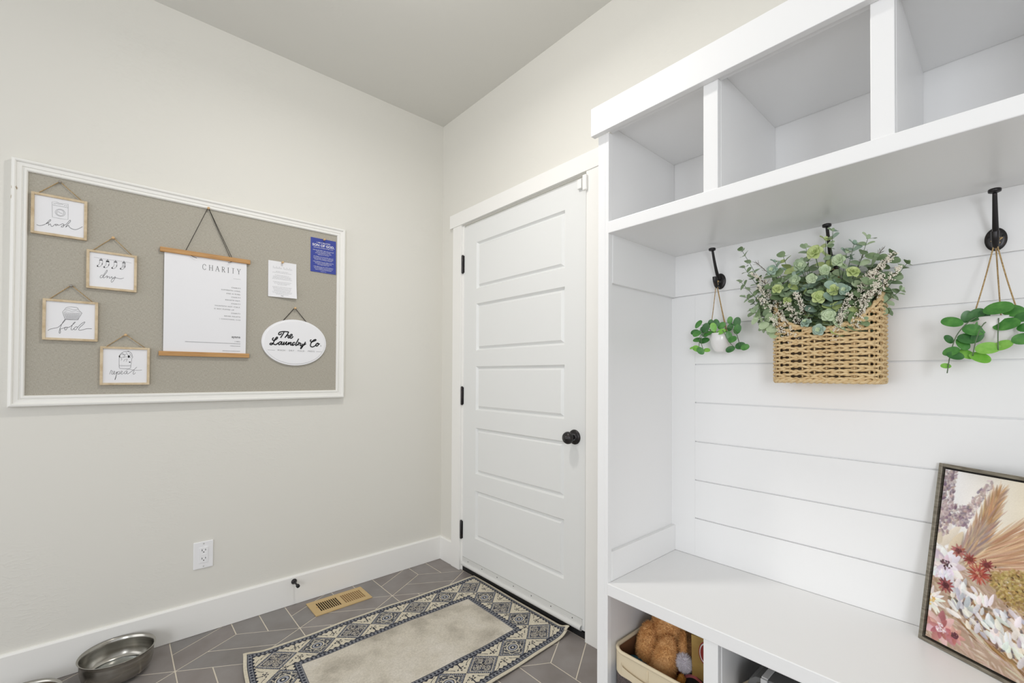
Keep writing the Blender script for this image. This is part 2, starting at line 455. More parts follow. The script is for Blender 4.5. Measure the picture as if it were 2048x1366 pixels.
# ------------------------------------------------------------------ pinboard on the left wall
BY0, BY1, BZ0, BZ1 = -1.8433, -0.6326, 1.0312, 1.9379
XF = 0.0135                     # face of the linen
def pinboard():
    t = thing('pinboard', 'large linen pinboard in a white distressed moulded frame on the left wall', 'pinboard', (0, (BY0 + BY1) / 2, BZ0))
    linen = mat('oatmeal_linen', (182, 173, 160), 0.9)
    nt = linen.node_tree; bs = nt.nodes['Principled BSDF']; tc = nt.nodes['Texture Coordinate']
    mixes = []
    for sc_, col in (((1, 1500, 110), 0), ((1, 110, 1500), 1)):
        mp = nt.nodes.new('ShaderNodeMapping'); mp.inputs['Scale'].default_value = sc_
        n = nt.nodes.new('ShaderNodeTexNoise'); n.inputs['Scale'].default_value = 1.0; n.inputs['Detail'].default_value = 2
        nt.links.new(tc.outputs['Object'], mp.inputs[0]); nt.links.new(mp.outputs[0], n.inputs['Vector']); mixes.append(n)
    a1 = nt.nodes.new('ShaderNodeMath'); a1.operation = 'ADD'
    nt.links.new(mixes[0].outputs['Fac'], a1.inputs[0]); nt.links.new(mixes[1].outputs['Fac'], a1.inputs[1])
    r = nt.nodes.new('ShaderNodeMapRange'); r.inputs['From Min'].default_value = 0.7; r.inputs['From Max'].default_value = 1.3
    nt.links.new(a1.outputs[0], r.inputs['Value'])
    mx = nt.nodes.new('ShaderNodeMix'); mx.data_type = 'RGBA'
    mx.inputs['A'].default_value = (*lin((150, 145, 133)), 1); mx.inputs['B'].default_value = (*lin((186, 181, 169)), 1)
    nt.links.new(r.outputs[0], mx.inputs['Factor']); nt.links.new(mx.outputs['Result'], bs.inputs['Base Color'])
    bp = nt.nodes.new('ShaderNodeBump'); bp.inputs['Strength'].default_value = 0.3; bp.inputs['Distance'].default_value = 0.0004
    nt.links.new(a1.outputs[0], bp.inputs['Height']); nt.links.new(bp.outputs[0], bs.inputs['Normal'])
    obj('linen_panel', bx(0.003, XF, BY0 + 0.02, BY1 - 0.02, BZ0 + 0.02, BZ1 - 0.02), linen, t)
    fm = mat('distressed_white_paint', (233, 232, 228), 0.5, vary=(30, (160, 140, 112), 0.70, 0.74, (1, 0.5, 0.5)))
    # moulding profile: (inset from outer edge, height off the wall)
    prof = [(0, 0.0), (0, 0.024), (0.003, 0.030), (0.009, 0.0315), (0.0125, 0.029), (0.0135, 0.0245), (0.026, 0.0235), (0.0275, 0.0195),
            (0.0305, 0.0195), (0.032, 0.0235), (0.038, 0.0235), (0.041, 0.020), (0.0415, 0.012)]
    corners = [(BY0, BZ0, 1, 1), (BY1, BZ0, -1, 1), (BY1, BZ1, -1, -1), (BY0, BZ1, 1, -1)]
    b = B(); loops = []
    for y, z, sy, sz in corners: loops.append([b.verts.new((h, y + sy * i, z + sz * i)) for i, h in prof])
    for k in range(4):
        p, q = loops[k], loops[(k + 1) % 4]
        for i in range(len(prof) - 1): b.faces.new((p[i], q[i], q[i + 1], p[i + 1]))
    obj('moulded_frame', b, fm, t)
pinboard()

PL = lambda x: (lambda y, z: Vector((x, y, z)))       # a sheet parallel to the left wall

def quadmap(TL, TR, BR, BL, y0, y1, z0, z1, x):
    """maps a traced drawing (u to the right, v down, seen inside the tilted sheet) on to the sheet y0..y1, z0..z1"""
    def f(u, v):
        s = (u - (TL[0] + BL[0]) / 2) / ((TR[0] + BR[0]) / 2 - (TL[0] + BL[0]) / 2)
        t_ = TL[1] + (TR[1] - TL[1]) * s; b_ = BL[1] + (BR[1] - BL[1]) * s
        q = (v - t_) / (b_ - t_)
        return Vector((x, y0 + (y1 - y0) * s, z1 + (z0 - z1) * q))
    return f

pin_wood = mat('beech_pin_head', (206, 172, 128), 0.45)
pin_clear = mat('clear_pin_head', (200, 196, 188), 0.15, trans=0.6)
steel = mat('pin_steel', (180, 180, 180), 0.3, 1.0)
def push_pin(y, z, label, m=None, x=XF, g='push pins in the linen pinboard'):
    t = thing('push_pin', label, 'push pin', (x, y, z), group=g)
    b = B(); lathe(b, [(0.0006, 0.0), (0.0006, 0.008)], 8, (x, y, z), 'X'); obj('needle', b, steel, t)
    b = B(); lathe(b, [(0, 0.005), (0.0042, 0.005), (0.0048, 0.007), (0.0034, 0.0095), (0.0036, 0.0135), (0.0052, 0.0155), (0.0052, 0.0185), (0.0035, 0.0205), (0, 0.021)], 16, (x, y, z), 'X')
    obj('pin_head', b, m or pin_wood, t)

def framed_card(y0, y1, z0, z1, pin, label, draw, pinlabel, pinmat=None):
    t = thing('framed_card', label, 'framed sign', (XF, (y0 + y1) / 2, z0), group='framed laundry signs on the pinboard')
    w_ = 0.0085; xb, xf = XF + 0.0005, XF + 0.0125
    for k, (a, b_, c, d) in enumerate(((y0, y0 + w_, z0, z1), (y1 - w_, y1, z0, z1), (y0 + w_, y1 - w_, z0, z0 + w_), (y0 + w_, y1 - w_, z1 - w_, z1))):
        obj('frame_rail', bx(xb, xf, a, b_, c, d), M['pale_wood'], t, bevel=0.0006)
    xs = XF + 0.0075
    b = bx(xb, xs, y0 + w_, y1 - w_, z0 + w_, z1 - w_, 0)
    draw(b, y0 + w_, y1 - w_, z0 + w_, z1 - w_, xs + 0.0004)
    obj('print', b, [M['paper'], M['ink'], M['greyink']], t)
    py, pz = pin; xp = XF + 0.0062
    path = [(xp, y0 + 0.017, z1 - 0.001), (xp, py - 0.005, pz - 0.002), (xp, py - 0.002, pz + 0.0025), (xp, py + 0.002, pz + 0.0025), (xp, py + 0.005, pz - 0.002), (xp, y1 - 0.015, z1 - 0.001)]
    b = B(); tube(b, path, 0.0014, 6); obj('twine', b, M['jute'], t)
    push_pin(py, pz, pinlabel, pinmat)

def d_wash(b, y0, y1, z0, z1, x):
    q = quadmap((155, 375), (1160, 540), (1165, 1225), (165, 1105), y0, y1, z0, z1, x)
    R = lambda pts, w_=0.0007, mi=2, **k: ribbon(b, [(p[0], p[1]) for p in pts], w_ * 6900, q, mi, **k)
    R([(500, 515), (600, 520), (640, 540), (825, 560), (828, 865), (680, 848), (512, 822)], sm=1, closed=True)
    R([(512, 578), (825, 628)], sm=1)
    for a, c in ((100, 72), (74, 58)):
        R([(668 + a * math.cos(k * PI / 10), 730 + c * math.sin(k * PI / 10) + 0.12 * a * math.cos(k * PI / 10)) for k in range(20)], sm=1, closed=True)
    R([(530, 545), (560, 555), (590, 545), (630, 560), (660, 565), (690, 562), (725, 575)]); R([(605, 720), (640, 712), (670, 738), (720, 745)])
    for u, v in ((757, 586), (795, 592)): R([(u - 7, v), (u + 7, v)], 0.0018, sm=1)
    R([(210, 978), (260, 998), (330, 985), (390, 955), (440, 900), (472, 872), (482, 888), (445, 925), (400, 958), (432, 935), (442, 955), (440, 985), (475, 958), (490, 1000), (520, 1005), (560, 968), (580, 958)], 0.0010, 1)
    R([(610, 958), (585, 965), (578, 988), (605, 985), (622, 962), (628, 978), (650, 980), (700, 955), (728, 950), (745, 968), (742, 1000), (715, 1015), (692, 1010), (712, 988), (765, 970), (800, 950), (845, 895), (872, 874), (880, 895), (850, 930), (800, 985), (782, 1015), (815, 990), (845, 980), (850, 1000), (880, 1028), (930, 1050), (990, 1058), (1060, 1035), (1130, 998)], 0.0010, 1)
def d_dry(b, y0, y1, z0, z1, x):
    q = quadmap((160, 410), (1100, 525), (1085, 1200), (155, 1110), y0, y1, z0, z1, x)
    R = lambda pts, w_=0.0007, mi=2, **k: ribbon(b, pts, w_ * 6900, q, mi, **k)
    R([(245, 520), (500, 562), (760, 592), (1035, 635)], 0.0005)
    for n_, (u, v) in enumerate(((390, 560), (525, 580), (690, 597), (868, 612))):
        S = [(-27, 5), (27, 10), (30, 60), (32, 95), (10, 130), (-25, 152), (-60, 158), (-82, 145), (-70, 125), (-40, 108), (-28, 60)]
        R([(u + a, v + c) for a, c in S], 0.0007, 1, closed=True, sm=3)
        for Q in ([(-27, 12), (27, 18), (28, 32), (-27, 26)], [(20, 85), (34, 90), (28, 112), (14, 112)], [(-82, 145), (-68, 128), (-50, 140), (-62, 156)]):
            poly(b, [q(u + a, v + c) for a, c in Q], 1)
        poly(b, [q(u + a, v + c) for a, c in ((-8, 10), (0, -30), (9, 10))], 1)
        if n_ == 3:
            for k in range(5): R([(u - 30 + k * 6, v + 110 - k * 16), (u + 28, v + 118 - k * 16)], 0.0006, 1, sm=1)
        if n_ == 1: poly(b, [q(u + a, v + c) for a, c in ((-26, 14), (28, 20), (29, 42), (-27, 36))], 1)
    R([(440, 888), (400, 890), (376, 930), (398, 945), (432, 915), (480, 830), (515, 785), (518, 810), (480, 870), (440, 925), (450, 945), (490, 925), (520, 900), (522, 925), (515, 950), (535, 925), (562, 918)], 0.0009, 1)
    R([(575, 918), (562, 945), (580, 952), (610, 925), (622, 918), (618, 948), (645, 945), (690, 918), (675, 965), (640, 1020), (612, 1032), (603, 1005), (630, 965), (690, 943), (740, 950), (800, 962), (870, 945)], 0.0009, 1)
def d_fold(b, y0, y1, z0, z1, x):
    q = quadmap((210, 450), (1220, 545), (1190, 1240), (175, 1185), y0, y1, z0, z1, x)
    R = lambda pts, w_=0.0007, mi=2, **k: ribbon(b, pts, w_ * 6900, q, mi, **k)
    R([(525, 680), (575, 830), (700, 842), (840, 845), (925, 710)], 0.0008, 1, sm=1)
    R([(525, 680), (560, 640), (605, 592), (700, 582), (760, 590), (830, 602), (850, 640), (925, 710)], 0.0007, 1, sm=3)
    R([(575, 640), (650, 618), (740, 640), (850, 632)]); R([(560, 680), (640, 655), (720, 675), (800, 665), (890, 690)]); R([(545, 695), (720, 705), (910, 715)])
    for k in range(17):
        u = 560 + k * 20; R([(u, 705 + k * 0.8), (600 + k * 15, 838)], 0.00055, 2, sm=1)
    for k in range(4): R([(548 + k * 9, 735 + k * 27), (905 - k * 17, 745 + k * 27)], 0.0004, 2, sm=1)
    R([(240, 1050), (280, 1022), (350, 1005), (430, 990), (500, 935), (560, 870), (582, 836), (560, 850), (510, 930), (475, 1020), (462, 1085), (474, 1108), (490, 1085), (486, 1025), (530, 1010), (572, 995), (598, 982), (576, 1005), (575, 1035), (598, 1040), (620, 1012), (612, 984), (640, 992), (690, 972), (750, 925), (788, 892), (770, 890), (735, 935), (706, 1000), (708, 1038), (735, 1040), (765, 1012)], 0.0010, 1)
    R([(836, 990), (812, 978), (782, 992), (765, 1022), (782, 1042), (812, 1030), (840, 992), (900, 935), (970, 890), (990, 895), (960, 930), (895, 985), (862, 1030), (882, 1054), (960, 1040), (1040, 1022), (1140, 1025)], 0.0010, 1)
def d_repeat(b, y0, y1, z0, z1, x):
    q = quadmap((205, 455), (1180, 490), (1150, 1215), (180, 1195), y0, y1, z0, z1, x)
    R = lambda pts, w_=0.0007, mi=2, **k: ribbon(b, pts, w_ * 6900, q, mi, **k)
    R([(538, 660), (540, 800), (548, 875), (585, 897), (770, 897), (798, 840), (818, 670)], 0.0008, 1, sm=2)
    R([(545, 822), (800, 828)], 0.0006, 2, sm=1); R([(545, 842), (798, 845)], 0.0005, 2, sm=1)
    R([(540, 650), (545, 610), (585, 560), (640, 528), (700, 525), (745, 520), (800, 555), (835, 640), (825, 670)], 0.0009, 1)
    for S in ([(560, 600), (600, 575), (640, 600), (690, 580)], [(600, 560), (650, 590), (660, 630), (620, 640)], [(690, 540), (720, 590), (760, 620), (740, 660)],
              [(760, 550), (790, 600), (815, 640)], [(580, 660), (600, 700), (575, 710)], [(640, 740), (660, 700), (720, 690), (690, 740)], [(545, 650), (620, 655), (700, 640), (800, 660)]):
        R(S, 0.0007, 1)
    for Q in ([(530, 620), (555, 600), (560, 640), (540, 660)], [(725, 612), (770, 610), (775, 650), (735, 665)], [(755, 745), (790, 745), (790, 768), (755, 768)], [(722, 515), (750, 515), (752, 530), (725, 530)]):
        poly(b, [q(*p) for p in Q], 1)
    R([(340, 1012), (358, 960), (370, 928), (384, 940), (400, 948), (388, 975), (384, 1005), (400, 1014), (428, 996), (452, 972), (450, 952), (432, 952), (422, 980), (432, 1010), (456, 1010), (486, 980), (500, 955)], 0.0009, 1)
    R([(500, 955), (486, 1020), (462, 1100), (452, 1136), (466, 1112), (492, 1010), (520, 962), (546, 958), (552, 982), (530, 1010), (508, 1012), (550, 1010), (590, 985), (612, 965), (606, 948), (588, 952), (578, 982), (590, 1012), (616, 1012), (650, 985)], 0.0009, 1)
    R([(716, 960), (690, 950), (664, 972), (660, 1002), (680, 1012), (706, 985), (722, 955), (712, 990), (722, 1014), (750, 1005), (800, 970), (880, 915), (932, 865)], 0.0009, 1)
    R([(875, 945), (850, 1005), (872, 1022), (905, 990)], 0.0009, 1); R([(700, 930), (760, 912), (900, 937), (1050, 935)], 0.0007, 1)

framed_card(-1.7933, -1.6432, 1.6724, 1.8250, (-1.7195, 1.8800), 'small pale wood framed sign reading wash, with a washing machine drawing', d_wash, 'clear push pin holding the twine of the wash sign', pin_clear)
framed_card(-1.6433, -1.4925, 1.4889, 1.6400, (-1.5665, 1.6985), 'small pale wood framed sign reading dry, with four hanging socks drawn', d_dry, 'wooden push pin holding the twine of the dry sign')
framed_card(-1.7595, -1.6078, 1.2800, 1.4345, (-1.6840, 1.4905), 'small pale wood framed sign reading fold, with a wicker basket drawing', d_fold, 'push pin holding the twine of the fold sign', pin_clear)
framed_card(-1.6002, -1.4472, 1.1090, 1.2625, (-1.5245, 1.3115), 'small pale wood framed sign reading repeat, with a laundry bucket drawing', d_repeat, 'wooden push pin holding the twine of the repeat sign')

def poster():
    t = thing('hanging_poster', 'long white poster titled CHARITY between two oak rails hung on black cord', 'poster', (XF, -1.25, 1.23))
    y0, y1 = -1.4035, -1.0965
    xs = XF + 0.006
    b = B(); N = 14
    vs = []
    for i in range(N + 1):
        z = 1.238 + (1.690 - 1.238) * i / N
        bow = 0.0035 * math.sin(PI * i / N)
        vs.append([b.verts.new((xs + bow, y0, z)), b.verts.new((xs + bow, y1, z))])
    for i in range(N): b.faces.new((vs[i][0], vs[i][1], vs[i + 1][1], vs[i + 1][0]))
    def pl(y, z): return Vector((xs + 0.0035 * math.sin(PI * min(1, max(0, (z - 1.238) / 0.452))) + 0.0005, y, z))
    # serif capitals drawn stroke by stroke for the title
    caps = {'C': [([(0.86, 0.80), (0.72, 0.96), (0.45, 1.0), (0.15, 0.82), (0.06, 0.5), (0.15, 0.18), (0.45, 0.0), (0.72, 0.04), (0.88, 0.2)], 1)],
            'H': [([(0.12, 0), (0.12, 1)], 1.3), ([(0.88, 0), (0.88, 1)], 1.3), ([(0.12, 0.5), (0.88, 0.5)], 0.7)],
            'A': [([(0.05, 0), (0.5, 1)], 0.8), ([(0.5, 1), (0.95, 0)], 1.4), ([(0.22, 0.36), (0.78, 0.36)], 0.7)],
            'R': [([(0.15, 0), (0.15, 1)], 1.3), ([(0.15, 0.98), (0.6, 0.96), (0.78, 0.75), (0.6, 0.52), (0.15, 0.5)], 0.9), ([(0.45, 0.5), (0.92, 0)], 1.3)],
            'I': [([(0.5, 0), (0.5, 1)], 1.3)],
            'T': [([(0.5, 0), (0.5, 1)], 1.3), ([(0.08, 0.98), (0.92, 0.98)], 0.7)],
            'Y': [([(0.08, 1), (0.5, 0.48)], 1.3), ([(0.92, 1), (0.5, 0.48)], 0.8), ([(0.5, 0), (0.5, 0.5)], 1.3)]}
    serif = {'H': [(0.12, 0), (0.12, 1), (0.88, 0), (0.88, 1)], 'A': [(0.05, 0), (0.95, 0)], 'R': [(0.15, 0), (0.15, 1), (0.92, 0)], 'I': [(0.5, 0), (0.5, 1)], 'T': [(0.5, 0)], 'Y': [(0.5, 0), (0.08, 1), (0.92, 1)], 'C': [(0.87, 0.8)]}
    h = 0.0235
    ws = {'C': 0.0145, 'H': 0.0145, 'A': 0.0140, 'R': 0.0125, 'I': 0.005, 'T': 0.0125, 'Y': 0.0135}
    x = -1.2690; gap = (0.1475 - sum(ws[c] for c in 'CHARITY')) / 6
    for c in 'CHARITY':
        for pts, k in caps[c]:
            ribbon(b, [(x + p[0] * ws[c], 1.6215 + p[1] * h) for p in pts], 0.0013 * k, pl, 1, sm=4 if len(pts) > 2 else 1)
        for u, v in serif[c]: ribbon(b, [(x + u * ws[c] - 0.0026, 1.6215 + v * h), (x + u * ws[c] + 0.0026, 1.6215 + v * h)], 0.0007, pl, 1, sm=1)
        x += ws[c] + gap
    ribbon(b, [(-1.150, 1.597), (-1.1215, 1.597)], 0.0007, pl, 2, sm=1)
    for z, s, dy, mi in ((1.5545, 'CHARITY', 0, 1), (1.5405, 'SUFFERETH LONG,', 0, 1), (1.5255, 'AND IS KIND;', 0, 1), (1.5105, 'CHARITY', 0, 1), (1.4955, 'ENVIETH NOT;', 0, 1),
                      (1.4805, 'CHARITY', 0, 1), (1.4655, 'VAUNTETH NOT ITSELF,', 0, 1), (1.4510, 'IS NOT PUFFED UP', -0.026, 1), (1.4360, 'CHARITY', 0, 1), (1.4210, 'NEVER FAILETH', 0, 1),
                      (1.4065, '1 CORINTHIANS 13:4,8', 0, 2)):
        text(b, s, 0.0072, -1.1205 + dy, z - 0.0025, pl, mi, 'RIGHT', 1.32 if mi == 1 else 1.15)
    text(b, 'ayana', 0.0150, -1.1195, 1.3225, pl, 1, 'RIGHT', 1.05, 0.012)
    text(b, '| idaho', 0.0072, -1.1195, 1.3040, pl, 1, 'RIGHT', 1.1)
    for z, wd in ((1.2960, 0.208), (1.2850, 0.040), (1.2612, 0.068)):
        rnd = random.Random(int(z * 1000)); y = -1.1195
        while y > -1.1195 - wd:
            l = rnd.uniform(0.0015, 0.0032); ribbon(b, [(y - l, z), (y, z)], 0.0024, pl, 2, sm=1); y -= l + 0.0014
    obj('printed_sheet', b, [M['paper'], M['ink'], M['greyink']], t)
    for zc in (1.6840, 1.2418):
        obj('rail', bx(XF + 0.001, XF + 0.0145, -1.4185, -1.0825, zc - 0.0098, zc + 0.0098), M['oak'], t, bevel=0.001)
    b = B(); xc = XF + 0.008
    apex = (-1.2500, 1.8960)
    for ya, dx in ((-1.3300, 0), (-1.1570, 0)):
        tube(b, [(xc, ya, 1.6935), (xc, apex[0] + (-0.003 if ya < apex[0] else 0.003), apex[1])], 0.0012, 6)
    tube(b, [(xc - 0.002, -1.1640, 1.6935), (xc, apex[0] + 0.002, apex[1])], 0.0011, 6)
    tube(b, [(xc, apex[0] - 0.003, apex[1]), (xc, apex[0], apex[1] + 0.003), (xc, apex[0] + 0.003, apex[1])], 0.0012, 6)
    tube(b, [(XF + 0.013, -1.312, 1.6745), (XF + 0.0165, -1.300, 1.668), (XF + 0.018, -1.291, 1.6655)], 0.0011, 6)
    tube(b, [(XF + 0.013, -1.157, 1.6745), (XF + 0.0165, -1.166, 1.668), (XF + 0.018, -1.173, 1.665)], 0.0011, 6)
    obj('cord', b, M['cord'], t)
    push_pin(apex[0], apex[1] + 0.002, 'wooden push pin holding the cord of the CHARITY poster')
poster()

def paper_card(name, label, y0, y1, z0, z1, m, draw, curl):
    b = B(); N = 12; g = [[None] * (N + 1) for _ in range(N + 1)]
    def X(y, z):
        s, q = (y - y0) / (y1 - y0), (z1 - z) / (z1 - z0)
        return XF + 0.0012 + curl * q * q * (0.15 + 0.85 * s)
    for i in range(N + 1):
        for j in range(N + 1):
            y, z = y0 + (y1 - y0) * i / N, z0 + (z1 - z0) * j / N
            g[i][j] = b.verts.new((X(y, z), y, z))
    for i in range(N):
        for j in range(N): b.faces.new((g[i][j], g[i + 1][j], g[i + 1][j + 1], g[i][j + 1]))
    draw(b, lambda y, z: Vector((X(y, z) + 0.0004, y, z)))
    return setp(obj(name, b, m), label, 'paper')
def d_white(b, pl):
    rnd = random.Random(2); yc = -0.9415
    # faint script heading
    for y0, s in ((-0.983, 0), (-0.936, 1)):
        pts = [(y0, 1.6745)]
        for k in range(9):
            pts += [(y0 + 0.0045 * k + 0.002, 1.6745 + (0.013 if k in (0, 3, 6) else 0.0065)), (y0 + 0.0045 * k + 0.0045, 1.6745)]
        ribbon(b, pts, 0.0006, pl, 2, sm=3)
    rows = [(1.6615, .62), (1.6555, .95), (1.643, .72), (1.6365, .9), (1.6305, .9), (1.6245, .97), (1.6095, .9), (1.603, .78), (1.597, .45), (1.585, .95), (1.579, .9), (1.573, .85), (1.567, .8), (1.561, .97), (1.555, .92), (1.549, .6)]
    for z, f in rows:
        w_ = 0.091 * f; y = yc - w_ / 2
        while y < yc + w_ / 2:
            l = rnd.uniform(0.003, 0.008); ribbon(b, [(y, z), (min(y + l, yc + w_ / 2), z)], 0.0017, pl, 2, sm=1); y += l + 0.0017
    ribbon(b, [(yc - 0.006, 1.541), (yc - 0.002, 1.5425), (yc + 0.001, 1.5405), (yc + 0.005, 1.542)], 0.0014, pl, 1)
paper_card('quote_card', 'small white printed card pinned left of the blue card', -1.0035, -0.8760, 1.5345, 1.7115, [M['paper'], M['ink'], mat('pale_grey_ink', (172, 172, 176), 0.7)], d_white, 0.016)
push_pin(-0.9425, 1.7075, 'wooden push pin holding the white printed card')
def d_blue(b, pl):
    yc = -0.7435
    text(b, 'I AM A BELOVED', 0.0092, yc, 1.8405, pl, 1, 'CENTER', 1.02, 0.01)
    text(b, 'SON OF GOD,', 0.0175, yc, 1.8235, pl, 1, 'CENTER', 1.0, 0.022)
    text(b, 'AND HE HAS A WORK FOR ME TO DO.', 0.0058, yc, 1.8145, pl, 1, 'CENTER', 0.98, 0.006)
    rows = [(1.8025, 'WITH ALL MY HEART, might, mind, and strength,'), (1.7955, 'I will love God, keep my covenants,'), (1.7885, 'and use His priesthood to serve others,'), (1.7815, 'beginning in my own home.'),
            (1.7690, 'AS I STRIVE to serve, exercise faith, repent, and'), (1.7620, 'improve each day, I will qualify to receive temple'), (1.7550, 'blessings and the enduring joy of the gospel.'),
            (1.7425, 'I WILL PREPARE to become a diligent missionary,'), (1.7355, 'loyal husband, and loving father by being'), (1.7285, 'a true disciple of Jesus Christ.'),
            (1.7165, 'I WILL HELP prepare the world for the Savior’s'), (1.7095, 'return by inviting all to come unto Christ and'), (1.7025, 'receive the blessings of His Atonement.')]
    for z, s in rows: text(b, s, 0.0057, yc, z - 0.0015, pl, 1, 'CENTER', 0.92, 0.004)
    ribbon(b, [(yc - 0.014, 1.6945), (yc - 0.004, 1.6935), (yc + 0.004, 1.6945), (yc + 0.014, 1.6935)], 0.0008, pl, 1)
paper_card('theme_card', 'blue printed card headed SON OF GOD in the top right of the pinboard', -0.8080, -0.6790, 1.6880, 1.8655, [mat('blue_card', (52, 66, 150), 0.6), M['paper']], d_blue, 0.003)
push_pin(-0.7430, 1.8615, 'wooden push pin holding the blue printed card')

def oval_sign():
    t = thing('oval_sign', 'white oval sign reading The Laundry Co. hung on black cord', 'sign', (XF, -0.8795, 1.2))
    yc, zc, a, c = -0.8795, 1.3145, 0.1515, 0.1155
    enamel = mat('white_enamel', (232, 232, 235), 0.4)
    b = B(); prev = None; N = 64
    for k, x in ((1.0, XF + 0.001), (1.0, XF + 0.0085), (0.992, XF + 0.0098), (0.955, XF + 0.0102), (0.945, XF + 0.0118), (0.935, XF + 0.0125)):
        r = [b.verts.new((x, yc + (a - (1 - k) * a) * math.cos(2 * PI * i / N), zc + (c - (1 - k) * a) * math.sin(2 * PI * i / N))) for i in range(N)]
        if prev: [b.faces.new((prev[i], prev[(i + 1) % N], r[(i + 1) % N], r[i])) for i in range(N)]
        else: b.faces.new(r)
        prev = r
    b.faces.new(prev)
    xs = XF + 0.0130
    def q(u, v):
        s = (u - 747) / 683.0
        return Vector((xs, yc + s * a, zc - (v - (790 + (u - 747) * 0.045)) / 478.0 * c))
    W = 24
    R = lambda pts, w_=W, sm=5: ribbon(b, pts, w_, q, 1, sm=sm)
    R([(460, 600), (430, 628), (398, 625), (405, 592), (440, 573), (510, 565), (600, 570)]); R([(508, 572), (480, 625), (435, 695)], sm=3)
    R([(603, 568), (565, 640), (522, 692)], sm=3); R([(545, 665), (580, 638), (602, 645), (588, 680), (605, 695), (635, 672)])
    R([(632, 668), (665, 650), (675, 625), (650, 622), (626, 655), (636, 692), (662, 698), (698, 662)])
    R([(300, 690), (275, 718), (288, 745), (335, 735), (375, 700), (362, 680), (325, 725), (292, 795), (258, 833), (226, 825), (243, 802), (290, 815), (340, 833), (388, 795)])
    R([(455, 772), (418, 780), (395, 815), (415, 834), (448, 805), (470, 772), (452, 815), (468, 833), (498, 805), (515, 775), (495, 812), (505, 835), (545, 795), (565, 772), (548, 815), (562, 836), (592, 805), (615, 782)])
    R([(618, 782), (592, 840)], sm=2); R([(600, 825), (640, 788), (655, 795), (640, 830), (662, 842), (690, 820)])
    R([(742, 790), (705, 790), (675, 828), (695, 848), (730, 815)]); R([(815, 708), (770, 790), (748, 835), (765, 850), (795, 815)])
    R([(800, 785), (820, 792), (800, 850)], sm=3); R([(810, 825), (835, 797), (852, 802)])
    R([(868, 800), (845, 840), (865, 855), (905, 815)]); R([(965, 775), (925, 830), (872, 910), (858, 905), (890, 865), (975, 812)])
    R([(1092, 732), (1068, 740), (1078, 772), (1130, 765), (1190, 738), (1178, 722), (1125, 748), (1080, 808), (1072, 860), (1108, 882), (1160, 865), (1205, 825)])
    R([(1222, 800), (1190, 835), (1205, 864), (1240, 845), (1245, 808), (1225, 800), (1245, 818), (1282, 818)])
    R([(1296, 860), (1306, 860)], 26, sm=1)
    for s, u in (('WASH', 455), ('·', 570), ('DRY', 665), ('·', 765), ('FOLD', 868), ('·', 968), ('PRESS', 1088)):
        text(b, s, 0.0108, yc + (u - 747) / 683 * a, q(747, 975).z, PL(xs), 2, 'CENTER', 1.3)
    for u0, u1 in ((180, 325), (1200, 1330)): ribbon(b, [(u0, 943 + (u0 - 300) * .045), (u1, 943 + (u1 - 300) * .045)], 4, q, 2, sm=1)
    obj('oval_plaque', b, [enamel, M['ink'], M['greyink']], t)
    b = B(); xp = XF + 0.005
    tube(b, [(xp, -0.936, 1.4205), (xp, -0.8855, 1.4865), (xp, -0.8825, 1.4895), (xp, -0.8795, 1.4865), (xp, -0.826, 1.4215)], 0.0016, 6)
    obj('cord', b, M['cord'], t)
    push_pin(-0.8825, 1.4875, 'wooden push pin holding the cord of the oval sign')
oval_sign()

# ------------------------------------------------------------------ outlet, door stop, floor register, bowls
def outlet():
    t = thing('wall_outlet', 'white double wall outlet low on the left wall', 'outlet', (0, -1.25, 0.285))
    pl = mat('outlet_plastic', (236, 236, 238), 0.3)
    obj('cover_plate', bx(0.0003, 0.0055, -1.2865, -1.2125, 0.2845, 0.4040), pl, t, bevel=0.003, segs=3)
    b = bx(0.005, 0.0078, -1.2655, -1.2325, 0.3110, 0.3785)
    yc = -1.2490
    for zc in (0.3630, 0.3265):
        box(b, 0.0079, 0.0081, yc - 0.0072, yc - 0.0050, zc - 0.0005, zc + 0.0075, 1); box(b, 0.0079, 0.0081, yc + 0.0058, yc + 0.0078, zc, zc + 0.0075, 1)
        lathe(b, [(0, 0.0081), (0.0024, 0.0080), (0.0024, 0.0078)], 12, (0, yc, zc - 0.0055), 'X', 1)
    box(b, 0.0079, 0.0086, yc - 0.010, yc - 0.001, 0.3435, 0.3475, 0); box(b, 0.0079, 0.0086, yc + 0.001, yc + 0.010, 0.3435, 0.3475, 0)
    obj('receptacle', b, [pl, M['black']], t)
    for zc in (0.3945, 0.2940):
        b = B(); lathe(b, [(0, 0.0068), (0.002, 0.0066), (0.0032, 0.0055)], 12, (0, yc, zc), 'X'); obj('screw', b, M['gap'], t)
outlet()
def door_stop():
    t = thing('door_stop', 'dark bronze door stop screwed to the white baseboard', 'door stop', (0.015, -0.8715, 0.1155))
    o = (0.0152, -0.8715, 0.1155)
    b = B(); lathe(b, [(0, 0), (0.0135, 0), (0.0135, 0.002), (0.009, 0.007), (0.006, 0.010), (0.0055, 0.012)], 24, o, 'X'); obj('base', b, M['dark'], t)
    b = B(); lathe(b, [(0.005, 0.010), (0.0045, 0.050), (0.0065, 0.054), (0.0065, 0.058)], 16, o, 'X'); obj('rod', b, M['dark'], t)
    b = B(); lathe(b, [(0.0065, 0.057), (0.0085, 0.058), (0.0085, 0.068), (0.0065, 0.071), (0, 0.0715)], 18, o, 'X'); obj('rubber_tip', b, M['black'], t)
door_stop()
